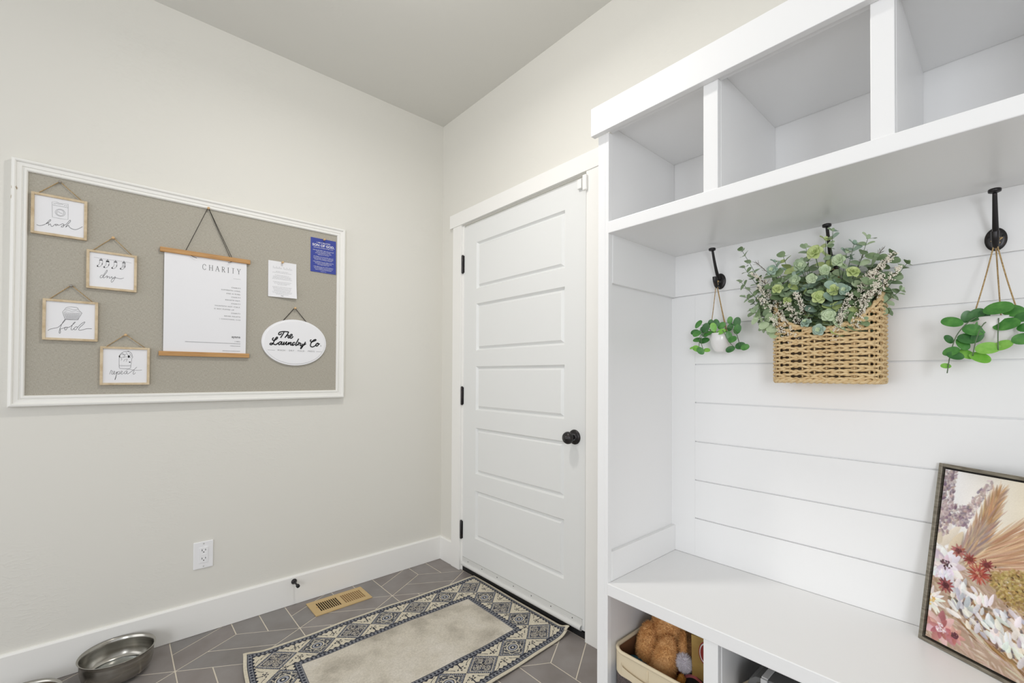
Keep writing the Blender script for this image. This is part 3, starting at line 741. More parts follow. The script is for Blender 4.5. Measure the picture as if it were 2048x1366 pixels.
def register():
    t = thing('floor_register', 'tan metal floor register with louvre slots beside the baseboard', 'floor vent', (0.13, -0.69, 0))
    tan = mat('tan_enamel', (196, 168, 118), 0.45); dk = mat('dark_duct_shade', (30, 24, 20), 0.9)
    x0, x1, y0, y1 = 0.0560, 0.2080, -0.8260, -0.5450
    b = B(); zt = 0.0045
    sx0, sx1 = 0.0860, 0.1770
    groups = [(-0.7930, -0.6900, 10), (-0.6720, -0.5660, 10)]
    # plate made of rails round the slots
    box(b, x0, sx0, y0, y1, 0.0003, zt); box(b, sx1, x1, y0, y1, 0.0003, zt)
    ys = [y0]
    for a, c, n in groups:
        p = (c - a) / n
        for i in range(n): ys += [a + p * i + p * 0.20, a + p * i + p * 0.90]
    ys.append(y1)
    for i in range(0, len(ys), 2): box(b, sx0, sx1, ys[i], ys[i + 1], 0.0003, zt)
    obj('grille', b, tan, t, bevel=0.0006)
    obj('duct_shade', bx(sx0 - 0.003, sx1 + 0.003, -0.797, -0.690, 0.0001, 0.0012), dk, t)  # flat dark sheet in place of the shade down below the slots
    obj('damper', bx(sx0 - 0.003, sx1 + 0.003, -0.689, -0.562, 0.0001, 0.0020), mat('damper_brown', (140, 112, 78), 0.6), t)
    b = bx(0.126, 0.132, -0.800, -0.793, 0.002, 0.010); obj('lever', b, tan, t)
register()
steel_b = mat('brushed_steel', (186, 184, 178), 0.24, 1.0, vary=(5, (150, 146, 138), 0.35, 0.7, (1, 1, 14)))
def bowl(name, label, c, R, h, base, water):
    t = thing(name, label, 'pet bowl', (c[0], c[1], 0), 'steel pet bowls on the floor')
    th = 0.0015
    w_ = R - 0.006
    prof = [(0, 0.002), (base * 0.93, 0.002), (base, 0.0035), (base + (w_ - base) * 0.50, h * 0.13), (base + (w_ - base) * 0.80, h * 0.30), (base + (w_ - base) * 0.95, h * 0.52), (w_, h * 0.80), (w_, h - 0.004),
            (R - 0.001, h - 0.001), (R, h), (R - 0.001, h + 0.0012), (w_ - th, h - 0.003), (w_ - th, h * 0.80), (base + (w_ - base) * 0.94 - th, h * 0.53), (base + (w_ - base) * 0.78 - th, h * 0.33), (base + (w_ - base) * 0.45, h * 0.17), (base - 0.004, 0.011), (base * 0.90, 0.0090), (0, 0.0085)]
    b = B(); lathe(b, prof, 72, (c[0], c[1], 0)); obj('steel_bowl', b, steel_b, t)
    b = B(); lathe(b, [(0, water[0]), (water[1], water[0])], 48, (c[0], c[1], 0)); obj(water[2], b, water[3], t)
wat = mat('water', (225, 232, 235), 0.03, trans=1.0)
bowl('pet_bowl', 'larger stainless steel pet bowl with clear water standing against the baseboard', (0.1360, -1.5350), 0.1155, 0.0955, 0.078, (0.020, 0.0930, 'water', wat))
bowl('pet_bowl', 'smaller steel pet bowl of brown kibble at the bottom left edge', (0.2050, -1.7870), 0.1080, 0.062, 0.082, (0.034, 0.0985, 'kibble', mat('kibble', (104, 80, 54), 0.8, bump=(90, 1, 0.01))))

# ------------------------------------------------------------------ rug
def color_grid(name, fn, nu, nv, C, mats, parent=None, thick=None):
    """a sheet whose weave or paint colours are stored per vertex; C is (nv, nu, 3) in sRGB 0..255"""
    me = bpy.data.meshes.new(name)
    U, V = np.meshgrid(np.linspace(0, 1, nu), np.linspace(0, 1, nv))
    X, Y, Z = fn(U, V)
    co = np.stack([X, Y, Z], -1).reshape(-1, 3)
    idx = np.arange(nu * nv).reshape(nv, nu)
    q = np.stack([idx[:-1, :-1], idx[:-1, 1:], idx[1:, 1:], idx[1:, :-1]], -1).reshape(-1, 4)
    me.vertices.add(len(co)); me.vertices.foreach_set('co', co.ravel().astype(np.float32))
    me.loops.add(q.size); me.loops.foreach_set('vertex_index', q.ravel().astype(np.int32))
    me.polygons.add(len(q)); me.polygons.foreach_set('loop_start', np.arange(0, q.size, 4, dtype=np.int32))
    try: me.polygons.foreach_set('loop_total', np.full(len(q), 4, dtype=np.int32))
    except Exception: pass
    me.update(calc_edges=True); me.validate()
    c = C.reshape(-1, 3) / 255.0
    c = np.where(c <= 0.04045, c / 12.92, ((c + 0.055) / 1.055) ** 2.4)
    a = me.color_attributes.new('Col', 'FLOAT_COLOR', 'POINT')
    a.data.foreach_set('color', np.concatenate([c, np.ones((len(c), 1))], 1).ravel().astype(np.float32))
    me.polygons.foreach_set('use_smooth', [True] * len(me.polygons))
    for m in mats: me.materials.append(m)
    o = bpy.data.objects.new(name, me); COL.objects.link(o)
    if parent:
        o.parent = parent; o.matrix_parent_inverse = Matrix.Translation(-parent.location)
    if thick:
        s = o.modifiers.new('solid', 'SOLIDIFY'); s.thickness = thick; s.offset = -1
    return o
def vnoise(h, w, cell, rs):
    """smooth value noise"""
    gy, gx = int(h / cell) + 3, int(w / cell) + 3
    g = rs.rand(gy, gx)
    y, x = np.arange(h) / cell, np.arange(w) / cell
    yi, xi = y.astype(int), x.astype(int); fy, fx = (y - yi), (x - xi)
    fy = fy * fy * (3 - 2 * fy); fx = fx * fx * (3 - 2 * fx)
    a = g[np.ix_(yi, xi)]; b = g[np.ix_(yi, xi + 1)]; c = g[np.ix_(yi + 1, xi)]; d = g[np.ix_(yi + 1, xi + 1)]
    return (a * (1 - fx) + b * fx) * (1 - fy[:, None]) + (c * (1 - fx) + d * fx) * fy[:, None]

def rug():
    Wd, Ln = 0.738, 1.180
    st = 0.00165
    nu, nv = int(Wd / st), int(Ln / st)
    x = np.linspace(0, Wd, nu)[None, :].repeat(nv, 0); y = np.linspace(0, Ln, nv)[:, None].repeat(nu, 1)
    rs = np.random.RandomState(3)
    cream = np.array([206, 198, 180.]); navy = np.array([54, 56, 66.]); slate = np.array([126, 128, 134.])
    field = np.array([200, 193, 180.])
    C = np.empty((nv, nu, 3)); C[:] = cream
    def put(mask, c): C[mask] = c
    dx = np.minimum(x, Wd - x); dy = np.minimum(y, Ln - y); e = np.minimum(dx, dy)
    # position along the nearer side, for the bands
    along = np.where(dx < dy, y, x)
    hem, b1, d1, b2 = 0.013, 0.034, 0.166, 0.190
    def band(a, c, edge=0.0032):
        m = (e >= a) & (e < c); put(m, slate)
        put(m & ((e < a + edge) | (e > c - edge)), navy)
        ph = np.mod(along, 0.0165) / 0.0165 - 0.5; q = (e - (a + c) / 2) / ((c - a) * 0.5)
        put(m & ((ph / 0.30) ** 2 + (q / 0.52) ** 2 < 1), navy)
    # diamond band: centres every p along each side
    sx = (Wd - 2 * 0.100) / 4; sy = (Ln - 2 * 0.115) / 6
    m0 = (e >= b1) & (e < d1)
    cx0, cy0 = 0.100, 0.115
    ix = np.rint((x - cx0) / sx); iy = np.rint((y - cy0) / sy)
    ix = np.clip(ix, 0, 4); iy = np.clip(iy, 0, 6)
    on = (ix == 0) | (ix == 4) | (iy == 0) | (iy == 6)
    u = (x - (cx0 + ix * sx)) / (sx / 2); v = (y - (cy0 + iy * sy)) / (sy / 2)
    # the other candidate cell for pixels nearer an interior node
    dd = np.abs(u) + np.abs(v)
    inside = m0 & on & (dd < 1.0)
    par = ((ix + iy) % 2 == 0)
    ru, rv = (u + v), (u - v)             # rotated frame: the diamond as a square -1..1
    ang = np.arctan2(v, u); rad = np.hypot(u, v)
    nz = vnoise(nv, nu, 2.3, rs); nz2 = vnoise(nv, nu, 3.4, rs)
    sq = np.maximum(np.abs(ru), np.abs(rv))
    # rope border of every diamond
    put(inside, navy)
    rope = np.mod((np.abs(ru) < np.abs(rv)) * ru * 7 + (np.abs(ru) >= np.abs(rv)) * rv * 7, 1.0)
    put(inside & (sq > 0.84) & (sq < 0.95) & (rope > 0.45), slate * 1.25)
    put(inside & (sq > 0.76) & (sq < 0.82), cream)
    A = inside & par & (sq < 0.76)
    put(A, np.array([86, 88, 98.]))
    # motif A: corner scrolls
    for su in (-0.38, 0.38):
        for sv in (-0.38, 0.38):
            r_ = np.hypot(ru - su, rv - sv); a_ = np.arctan2(rv - sv, ru - su)
            put(A & (r_ < 0.34) & (np.abs(np.mod(r_ * 9 + a_ / (2 * PI) * (1 if su * sv > 0 else -1), 1.0) - 0.5) < 0.22), cream)
    put(A & (rad < 0.16), navy); put(A & (np.abs(rad - 0.13 - 0.035 * np.cos(6 * ang)) < 0.022), cream); put(A & (rad < 0.045), cream)
    put(A & (nz > 0.72), navy)
    # motif B: rings and petals
    Bm = inside & ~par & (sq < 0.80)
    put(Bm, np.array([92, 94, 100.]))
    put(Bm & (np.abs(rad - 0.50 - 0.07 * np.cos(8 * ang)) < 0.045), cream * 0.92)
    put(Bm & (np.abs(rad - 0.72) < 0.04) & (np.cos(14 * ang) > 0), cream * 0.9)
    put(Bm & (rad < 0.36), navy); put(Bm & (np.abs(rad - 0.33) < 0.035), cream)
    put(Bm & (np.abs(rad - 0.20) < 0.045), slate * 1.3); put(Bm & (rad < 0.07), cream)
    put(Bm & (nz2 > 0.70) & (rad > 0.38), navy)
    # triangles between: sprigs on cream
    tri = m0 & ~inside
    ju = x / sx - cx0 / sx; jv = y / sy - cy0 / sy
    horiz = dx >= dy                                    # along the short ends
    tcoord = np.where(horiz, np.mod(ju, 1.0) - 0.5, np.mod(jv, 1.0) - 0.5)
    mid = (b1 + d1) / 2
    q = (e - mid) / (d1 - b1) * 2                       # -1 outer, 1 inner
    for s in (-1, 1):
        fr = np.hypot(tcoord / 0.14, (q * s - 0.52) / 0.21)
        fa = np.arctan2(q * s - 0.52, tcoord * 2)
        put(tri & (fr < 0.70 + 0.22 * np.cos(5 * fa)) & (nz > 0.35), navy)
        put(tri & (np.abs(fr - 0.38) < 0.09), cream)
        put(tri & (np.abs(np.abs(tcoord) - 0.16 - 0.30 * (q * s - 0.5) ** 2 * 4) < 0.014) & (q * s > 0.55), navy)
        put(tri & (q * s > 0.95 - 0.05 * np.cos(tcoord * 44)) , navy)
        put(tri & (np.abs(tcoord) < 0.012) & (q * s > 0.5), navy)
    band(hem, b1); band(d1, b2)
    put((e >= b2), field)
    f = e >= b2
    n1 = vnoise(nv, nu, 60, rs) * 0.6 + vnoise(nv, nu, 22, rs) * 0.3 + vnoise(nv, nu, 8, rs) * 0.1
    k = np.clip((n1 - 0.5) * 2.4, -1, 1)[..., None]
    C = np.where(f[..., None], C + np.where(k > 0, k * np.array([10, 11, 14.]), -np.abs(k) * np.array([34, 34, 33.])), C)
    C = C + (rs.rand(nv, nu, 1) - 0.5) * np.where(f[..., None], 20, 12) + (vnoise(nv, nu, 3, rs)[..., None] - 0.5) * 14
    C = np.clip(C, 0, 255)
    c00, c10, c01, c11 = (0.3620, 0.003), (1.0950, -0.006), (0.3430, -1.163), (1.1250, -1.235)
    def fn(U, V):
        X = (c00[0] * (1 - U) + c10[0] * U) * (1 - V) + (c01[0] * (1 - U) + c11[0] * U) * V
        Y = (c00[1] * (1 - U) + c10[1] * U) * (1 - V) + (c01[1] * (1 - U) + c11[1] * U) * V
        X = X + 0.018 * np.sin(V * PI) * U + 0.005 * np.sin(V * 9) * (1 - U)
        d1_ = np.hypot((1 - U) * Wd, V * Ln); d2_ = np.hypot(U * Wd, (1 - V) * Ln)
        Z = 0.0062 + 0.0012 * np.sin(U * 9 + V * 13) + 0.0010 * np.sin(V * 31 + 2 * U)
        lift = np.exp(-(d1_ / 0.040) ** 2); lift2 = np.exp(-(d2_ / 0.060) ** 2)
        Z = Z + 0.026 * lift + 0.018 * lift2 + 0.006 * np.exp(-(U * Wd / 0.06) ** 2) * np.clip(V - 0.75, 0, 1)
        Y = Y - 0.007 * lift - 0.0095 * (V < 0.02) + 0.006 * lift2
        X = X + 0.010 * lift2
        return X, Y, Z
    rm = mat('woven_rug', (255, 255, 255), 0.95, attr='Col', bump=(900, 0.5, 0.0008, 2), spec=0.1)
    o = color_grid('door_mat', fn, nu, nv, C, [rm], None, 0.004)
    setp(o, 'cream washable rug with navy diamond border in front of the door', 'rug')
rug()

# ------------------------------------------------------------------ hooks on the shiplap rail
def coat_hook(x, zc, label):
    t = thing('coat_hook', label, 'coat hook', (x, YS, zc), 'coat hooks on the rail')
    m = M['dark']
    b = B()
    prev = None; N = 32
    for k, d in ((1, 0.0002), (1, 0.003), (0.93, 0.0048), (0.6, 0.0062), (0, 0.0068)):
        if k == 0:
            c = b.verts.new((x, YS - d, zc - 0.002))
            for i in range(N): b.faces.new((prev[i], prev[(i + 1) % N], c))
            break
        r = [b.verts.new((x + 0.0185 * k * math.cos(2 * PI * i / N), YS - d, zc - 0.002 + 0.0268 * k * math.sin(2 * PI * i / N))) for i in range(N)]
        if prev: [b.faces.new((prev[i], prev[(i + 1) % N], r[(i + 1) % N], r[i])) for i in range(N)]
        prev = r
    obj('backplate', b, m, t, smooth=True)
    P = smooth_path([(x, YS - 0.004, zc + 0.004), (x, YS - 0.018, zc + 0.010), (x, YS - 0.032, zc + 0.030), (x, YS - 0.046, zc + 0.058), (x, YS - 0.060, zc + 0.092)], 5)
    n = len(P)
    b = B(); tube(b, P, [0.0065 - 0.0026 * i / (n - 1) for i in range(n)], 10, flat=0.85)
    obj('upper_arm', b, m, t)
    b = B(); lathe(b, [(0, 0), (0.0075, 0.0005), (0.0105, 0.002), (0.0110, 0.006), (0.0105, 0.0085), (0.008, 0.0095), (0, 0.010)], 24, (x, YS - 0.0625, zc + 0.090))
    obj('knob', b, m, t)
    P = smooth_path([(x, YS - 0.004, zc - 0.012), (x, YS - 0.016, zc - 0.022), (x, YS - 0.030, zc - 0.022), (x, YS - 0.041, zc - 0.008), (x, YS - 0.044, zc + 0.008)], 5)
    n = len(P)
    b = B(); tube(b, P, [0.005 + 0.0022 * (i / (n - 1)) for i in range(n)], 10)
    obj('lower_hook', b, m, t)
    for dx in (-0.0115, 0.0115):
        b = B(); lathe(b, [(0, -0.0068), (0.002, -0.0066), (0.0028, -0.0052)], 10, (x + dx, YS, zc + 0.004), 'Y'); obj('screw', b, M['black'], t)
HZ = 1.4790
coat_hook(1.7610, HZ, 'dark bronze coat hook nearest the left side panel, holding the small-leaved plant')
coat_hook(2.0790, HZ, 'dark bronze coat hook behind the woven basket of greenery')
coat_hook(2.3950, HZ, 'dark bronze coat hook on the right, holding the broad-leaved hanging plant')

# ------------------------------------------------------------------ leaves
rnd = random.Random(11)
def leaf(bm, c, n, d, L, W, mi=0, cup=0.15, tip=0.0):
    """one leaf: starts at c, runs along d, faces n"""
    d = Vector(d).normalized(); n = Vector(n); n = (n - d * n.dot(d))
    n = n.normalized() if n.length > 1e-4 else d.orthogonal().normalized()
    s = d.cross(n); c = Vector(c)
    rows = [(0.0, 0.0), (0.10, 0.52), (0.28, 0.88), (0.52, 1.0), (0.76, 0.88), (0.93, 0.55), (1.0, 0.0)]
    if tip: rows = [(0.0, 0.0), (0.15, 0.6), (0.35, 1.0), (0.6, 0.86), (0.85, 0.40), (1.0, 0.0)]
    R = []
    for t_, w_ in rows:
        z = -cup * L * (t_ - 0.3) ** 2
        p = c + d * (L * t_) + n * z
        if w_ == 0: R.append([bm.verts.new(p)])
        else: R.append([bm.verts.new(p + s * (W / 2 * w_) + n * (cup * W * 0.5 * w_)), bm.verts.new(p), bm.verts.new(p - s * (W / 2 * w_) + n * (cup * W * 0.5 * w_))])
    for a, b in zip(R[:-1], R[1:]):
        if len(a) == 1: q = [(a[0], b[0], b[1]), (a[0], b[1], b[2])]
        elif len(b) == 1: q = [(a[0], b[0], a[1]), (a[1], b[0], a[2])]
        else: q = [(a[0], b[0], b[1], a[1]), (a[1], b[1], b[2], a[2])]
        for f in q:
            f = bm.faces.new(f); f.material_index = mi; f.smooth = True
def leafmat(name, a, b_, scale=45, rough=0.5): return mat(name, a, rough, vary=(scale, b_, 0.35, 0.7), bump=(120, 0.2, 0.0006))
G = {}
G['sage'] = leafmat('sage_leaf', (146, 168, 132), (176, 194, 158))
G['sagelight'] = leafmat('pale_sage_leaf', (180, 200, 158), (204, 218, 184))
G['lime'] = leafmat('yellow_green_leaf', (176, 194, 120), (202, 214, 152))
G['blue'] = leafmat('blue_green_leaf', (142, 168, 150), (174, 194, 176))
G['dk'] = leafmat('deep_sage_leaf', (108, 132, 92), (140, 160, 120))
G['stem'] = mat('green_stem', (96, 116, 86), 0.6)
G['bstem'] = mat('brown_stem', (98, 84, 66), 0.8)
G['flower'] = mat('cream_blossom', (246, 240, 226), 0.7)
G['vine'] = leafmat('glossy_green_leaf', (54, 118, 44), (92, 152, 70), 60, 0.35)
G['vinelight'] = leafmat('bright_green_leaf', (112, 178, 62), (146, 200, 92), 60, 0.35)
G['vinedark'] = leafmat('dark_green_leaf', (40, 94, 40), (66, 122, 58), 60, 0.35)

# ------------------------------------------------------------------ woven wall basket
BC = (2.0815, -0.090)      # plan centre
BWX, BDY = 0.1185, 0.0665   # half width and half depth
BZ = 1.142
def bplan(a, k=1.0):
    """rounded-rectangle plan of the basket, a in 0..1 round the rim, starting at the back left"""
    n = 4.2
    th = a * 2 * PI
    c, s = math.cos(th), math.sin(th)
    r = (abs(c) ** n + abs(s) ** n) ** (-1 / n)
    return BC[0] + BWX * k * c * r, BC[1] + BDY * k * s * r
def brim(x, y):
    """rim height: low scoop in front, sweeping up to the back corners"""
    fx = abs(x - BC[0]) / BWX; fy = (y - (BC[1] - BDY)) / (2 * BDY)
    return 1.2820 + 0.058 * fx ** 2.4 + 0.072 * fy ** 1.1 * min(1, fx + 0.2) ** 0.5
def wall_basket():
    t = thing('wall_basket', 'woven rush wall basket with scooped rim holding artificial greenery', 'basket', (BC[0], YS, BZ))
    rush = mat('woven_rush', (224, 198, 152), 0.7, vary=(90, (198, 164, 114), 0.42, 0.75, (1, 1, 3)), bump=(260, 0.5, 0.0008))
    N = 240
    ns = 28                                   # stakes round the plan
    rows = 25; pitch = 0.0104
    b = B()
    for r in range(rows):
        z0 = BZ + 0.009 + r * pitch
        for strand in (0, 1):
            P = []
            for i in range(N + 1):
                a = i / N; x, y = bplan(a)
                off = math.sin(a * ns * PI + (r + strand) * PI) * 0.0050
                dzz = (0.0019 if strand else -0.0019) * math.cos(a * ns * 2 * PI) + (0.0016 * math.sin(a * 53 + r * 3.1))
                cx, cy = BC; d = Vector((x - cx, y - cy)); d.normalize()
                z = z0 + dzz
                if z > brim(x, y) - 0.004:
                    if len(P) > 2: tube(b, P, 0.0027, 6, flat=1.36)
                    P = []; continue
                P.append((x + d.x * off, y + d.y * off, z))
            if len(P) > 2: tube(b, P, 0.0027, 6, flat=1.36)
    obj('weaving', b, rush, t)
    b = B()
    for k in range(ns):
        a = (k + 0.5) / ns; x, y = bplan(a)
        tube(b, [(x, y, BZ), (x, y, (BZ + brim(x, y)) / 2), (x, y, brim(x, y))], 0.0024, 5)
    obj('stakes', b, rush, t)
    for nm, f, rr in (('rim', lambda x, y: brim(x, y), 0.0042), ('base_rope', lambda x, y: BZ + 0.002, 0.0045)):
        b = B()
        for ph in (0, PI):
            P = []
            for i in range(220):
                a = i / 220; x, y = bplan(a); d = Vector((x - BC[0], y - BC[1])).normalized()
                q = a * 2 * PI * 26 + ph
                P.append((x + d.x * math.cos(q) * 0.003, y + d.y * math.cos(q) * 0.003, f(x, y) + math.sin(q) * 0.003))
            tube(b, P, rr, 6, closed=True)
        obj(nm, b, rush, t)
    b = B(); P = [bplan(i / 60, 0.95) for i in range(60)]
    prism(b, [(x, y, BZ + 0.004) for x, y in P], (0, 0, 0.003)); obj('base', b, rush, t)
    # dark sheet in place of the shade inside, seen through the weave
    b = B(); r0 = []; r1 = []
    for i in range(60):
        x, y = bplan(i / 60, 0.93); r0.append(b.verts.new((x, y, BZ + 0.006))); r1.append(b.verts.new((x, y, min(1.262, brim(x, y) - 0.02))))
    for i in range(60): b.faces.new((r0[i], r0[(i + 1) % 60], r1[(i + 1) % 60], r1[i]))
    obj('inner_shade', b, mat('inner_shade_brown', (70, 56, 40), 0.9), t)
    b = B(); tube(b, smooth_path([(2.045, -0.0262, 1.345), (2.062, -0.028, 1.43), (2.079, -0.038, 1.462), (2.096, -0.028, 1.43), (2.113, -0.0262, 1.345)], 5), 0.0022, 6)
    obj('hanging_loop', b, M['jute'], t)
wall_basket()

# ------------------------------------------------------------------ greenery in the basket
def arrangement():
    t = thing('greenery_arrangement', 'bushy artificial eucalyptus arrangement with tiny cream blossoms in the wall basket', 'artificial plant', (BC[0], BC[1], 1.18))
    out = Vector((0.22, -0.97, 0.12))                 # mean facing of the front of the bush
    def rv(s=1.0): return Vector((rnd.uniform(-s, s), rnd.uniform(-s, s), rnd.uniform(-s, s)))
    def sprig(tip, mats, R0, nodes, base=None, lean=0.0, round_=1.0):
        tip = Vector(tip)
        base = base or Vector((BC[0] + (tip.x - BC[0]) * 0.35, BC[1] + rnd.uniform(-0.02, 0.02), 1.24))
        mid = base.lerp(tip, 0.55) + Vector((0, -0.012 + lean, 0.014))
        P = smooth_path([base, base.lerp(mid, 0.5), mid, tip], 5)
        b = B(); n = len(P); tube(b, P, [0.0018 - 0.0012 * i / (n - 1) for i in range(n)], 5, 0)
        st = obj('eucalyptus_stem', b, G['stem'], t)
        b = B()
        for k in range(nodes):
            f = 0.30 + 0.70 * k / (nodes - 1)
            q = f * (n - 1); i = min(int(q), n - 2); p = P[i].lerp(P[i + 1], q - i); d = (P[i + 1] - P[i]).normalized()
            R = R0 * (1.30 - 0.62 * f) * rnd.uniform(0.85, 1.15)
            side = d.cross(out).normalized()
            a0 = k * 1.35 + rnd.uniform(-0.3, 0.3)
            for s in (0, PI):
                ld = (side * math.cos(a0 + s) + d.cross(side) * math.sin(a0 + s) + d * 0.45 + rv(0.15)).normalized()
                nn = (out * 0.7 + d * 0.7 + rv(0.35))
                leaf(b, p, nn, ld, R * 1.9, R * 1.9 * round_, rnd.choice((0, 0, 1)), 0.2)
        leaf(b, P[-1], out + rv(0.3), (P[-1] - P[-2]), R0 * 0.8, R0 * 0.6, 0)
        obj('eucalyptus_leaves', b, [G[m] for m in mats], st)
    tips = [(1.862, -0.1, 1.546), (1.869, -0.1, 1.491), (1.86, -0.1, 1.447), (1.872, -0.1, 1.4), (1.89, -0.1, 1.357), (1.930, -0.12, 1.300), (1.977, -0.1, 1.504),
            (2.034, -0.1, 1.519), (1.955, -0.1, 1.492), (2.097, -0.1, 1.550), (2.081, -0.1, 1.528), (2.172, -0.1, 1.512), (2.143, -0.1, 1.504), (2.219, -0.1, 1.459),
            (2.248, -0.1, 1.434), (2.236, -0.1, 1.37), (2.229, -0.1, 1.412), (2.127, -0.1, 1.484)]
    kinds = [('sage', 'dk'), ('dk', 'sage'), ('dk', 'sage'), ('sage', 'dk'), ('sage', 'dk'), ('sage', 'sagelight'), ('sage', 'lime'), ('sage', 'sagelight'), ('blue', 'sage'), ('sage', 'blue'), ('lime', 'sagelight'), ('sage', 'sagelight'),
             ('blue', 'sagelight'), ('dk', 'sage'), ('dk', 'sage'), ('sage', 'dk'), ('sage', 'dk'), ('sagelight', 'blue')]
    for i, tp in enumerate(tips):
        big = 0.0165 if i in (6, 7, 10, 11, 12, 17, 13) else 0.0128
        sprig(tp, kinds[i], big, 11)
    # inner fill: shorter sprigs at varied depth
    for k in range(52):
        x = 1.915 + 0.305 * ((k * 0.618) % 1.0); f = (x - 1.915) / 0.305
        z = rnd.uniform(1.315, 1.490) - 0.05 * (2 * f - 1) ** 2
        y = rnd.uniform(-0.160, -0.055)
        sprig((x, y, z), rnd.choice([('sage', 'dk'), ('sagelight', 'sage'), ('blue', 'sage'), ('dk', 'sage'), ('lime', 'sagelight')]), rnd.uniform(0.0150, 0.0200), 8)
    # rosettes facing the room
    ros = [(1.983, 1.402, 0.0162, 'lime'), (2.062, 1.418, 0.0151, 'sagelight'), (2.11, 1.38, 0.0162, 'lime'), (2.082, 1.366, 0.0194, 'lime'), (2.005, 1.367, 0.013, 'lime'),
           (2.102, 1.316, 0.0184, 'sagelight'), (2.081, 1.279, 0.0170, 'blue'), (2.05, 1.301, 0.0151, 'blue'), (2.154, 1.421, 0.0173, 'lime'), (2.071, 1.487, 0.0216, 'lime'),
           (1.968, 1.457, 0.0162, 'blue'), (2.122, 1.456, 0.0173, 'sagelight'), (2.037, 1.458, 0.0173, 'sage'), (2.025, 1.419, 0.0151, 'sage'), (2.137, 1.376, 0.0151, 'blue'),
           (2.094, 1.435, 0.0151, 'sagelight')]
    for x, z, R, m in ros:
        c = Vector((x, -0.160 + rnd.uniform(-0.012, 0.006), z)); b = B()
        if z < 1.30: c.y = -0.172
        nrm = (out + rv(0.42)).normalized(); u = nrm.orthogonal().normalized(); v = nrm.cross(u)
        for ring, (cnt, rr, tilt, off) in enumerate(((5, 1.0, 0.25, -0.004), (5, 0.78, 0.6, 0.0), (4, 0.52, 1.1, 0.003), (2, 0.30, 1.8, 0.005))):
            for k in range(cnt):
                a = 2 * PI * k / cnt + ring * 0.6 + rnd.uniform(-0.1, 0.1)
                dr = u * math.cos(a) + v * math.sin(a)
                leaf(b, c + nrm * off - dr * 0.001, nrm, (dr + nrm * tilt), R * rr, R * rr * 1.05, 0 if ring < 2 else 1, 0.5)
        st = Vector((BC[0] + (x - BC[0]) * 0.5, -0.10, 1.235))
        bs = B(); tube(bs, smooth_path([st, st.lerp(c, 0.6) + Vector((0, 0.045, 0)), c], 4), 0.0012, 5)
        so = obj('rosette_stem', bs, G['stem'], t)
        obj('leaf_rosette', b, [G[m], G['sagelight' if m != 'lime' else 'lime']], so)
    # blossom sprays
    W = [(1.94, 1.441), (1.96, 1.363), (2.037, 1.365), (2.018, 1.339), (2.009, 1.305), (2.186, 1.416), (2.206, 1.438), (2.179, 1.364), (2.215, 1.396), (2.136, 1.346), (2.16, 1.311),
         (2.12, 1.298), (1.987, 1.300), (1.952, 1.40), (2.192, 1.385), (2.170, 1.40)]
    for x, z in W:
        tipp = Vector((x + (x - BC[0]) * 0.22, -0.166 if z < 1.40 else -0.145, z + 0.018)); base = Vector((BC[0] + (x - BC[0]) * 0.55, -0.12, z - 0.075))
        P = smooth_path([base, base.lerp(tipp, 0.5) + Vector((0, -0.008, 0)), tipp], 6); n = len(P)
        b = B(); tube(b, P, 0.0009, 4, 0)
        fl = B()
        for k in range(52):
            f = rnd.uniform(0.35, 1.0); q = f * (n - 1); i = min(int(q), n - 2); p = P[i].lerp(P[i + 1], q - i)
            w_ = 0.016 * (1.15 - f) + 0.004
            e_ = p + rv(1.0).normalized() * w_ * rnd.uniform(0.4, 1) + out * 0.004
            tube(b, [p, e_], 0.0005, 3, 0)
            for _ in range(4):
                c = e_ + rv(0.0030); s_ = rnd.uniform(0.0012, 0.0020)
                vs = [fl.verts.new(c + Vector(o_) * s_) for o_ in ((1, 0, 0), (-1, 0, 0), (0, 1, 0), (0, -1, 0), (0, 0, 1), (0, 0, -1))]
                for a_ in (0, 1):
                    for b_ in (2, 3):
                        for c_ in (4, 5): fl.faces.new((vs[a_], vs[b_], vs[c_]))
        so = obj('blossom_stem', b, G['bstem'], t)
        obj('blossoms', fl, G['flower'], so)
    # a few dark needle twigs
    for x, z in ((1.905, 1.50), (2.20, 1.475), (2.215, 1.462), (1.945, 1.47), (2.165, 1.475), (1.895, 1.47)):
        tipp = Vector((x, -0.105, z)); base = Vector((BC[0] + (x - BC[0]) * 0.6, -0.10, z - 0.08)); b = B()
        P = smooth_path([base, tipp], 8); tube(b, P, 0.0008, 4)
        for k in range(24):
            q = rnd.uniform(0.3, 1) * (len(P) - 1); i = min(int(q), len(P) - 2); p = P[i].lerp(P[i + 1], q - i)
            tube(b, [p, p + ((tipp - base).normalized() + rv(0.9)) * 0.008], 0.0004, 3)
        obj('needle_twig', b, G['bstem'], t)
arrangement()

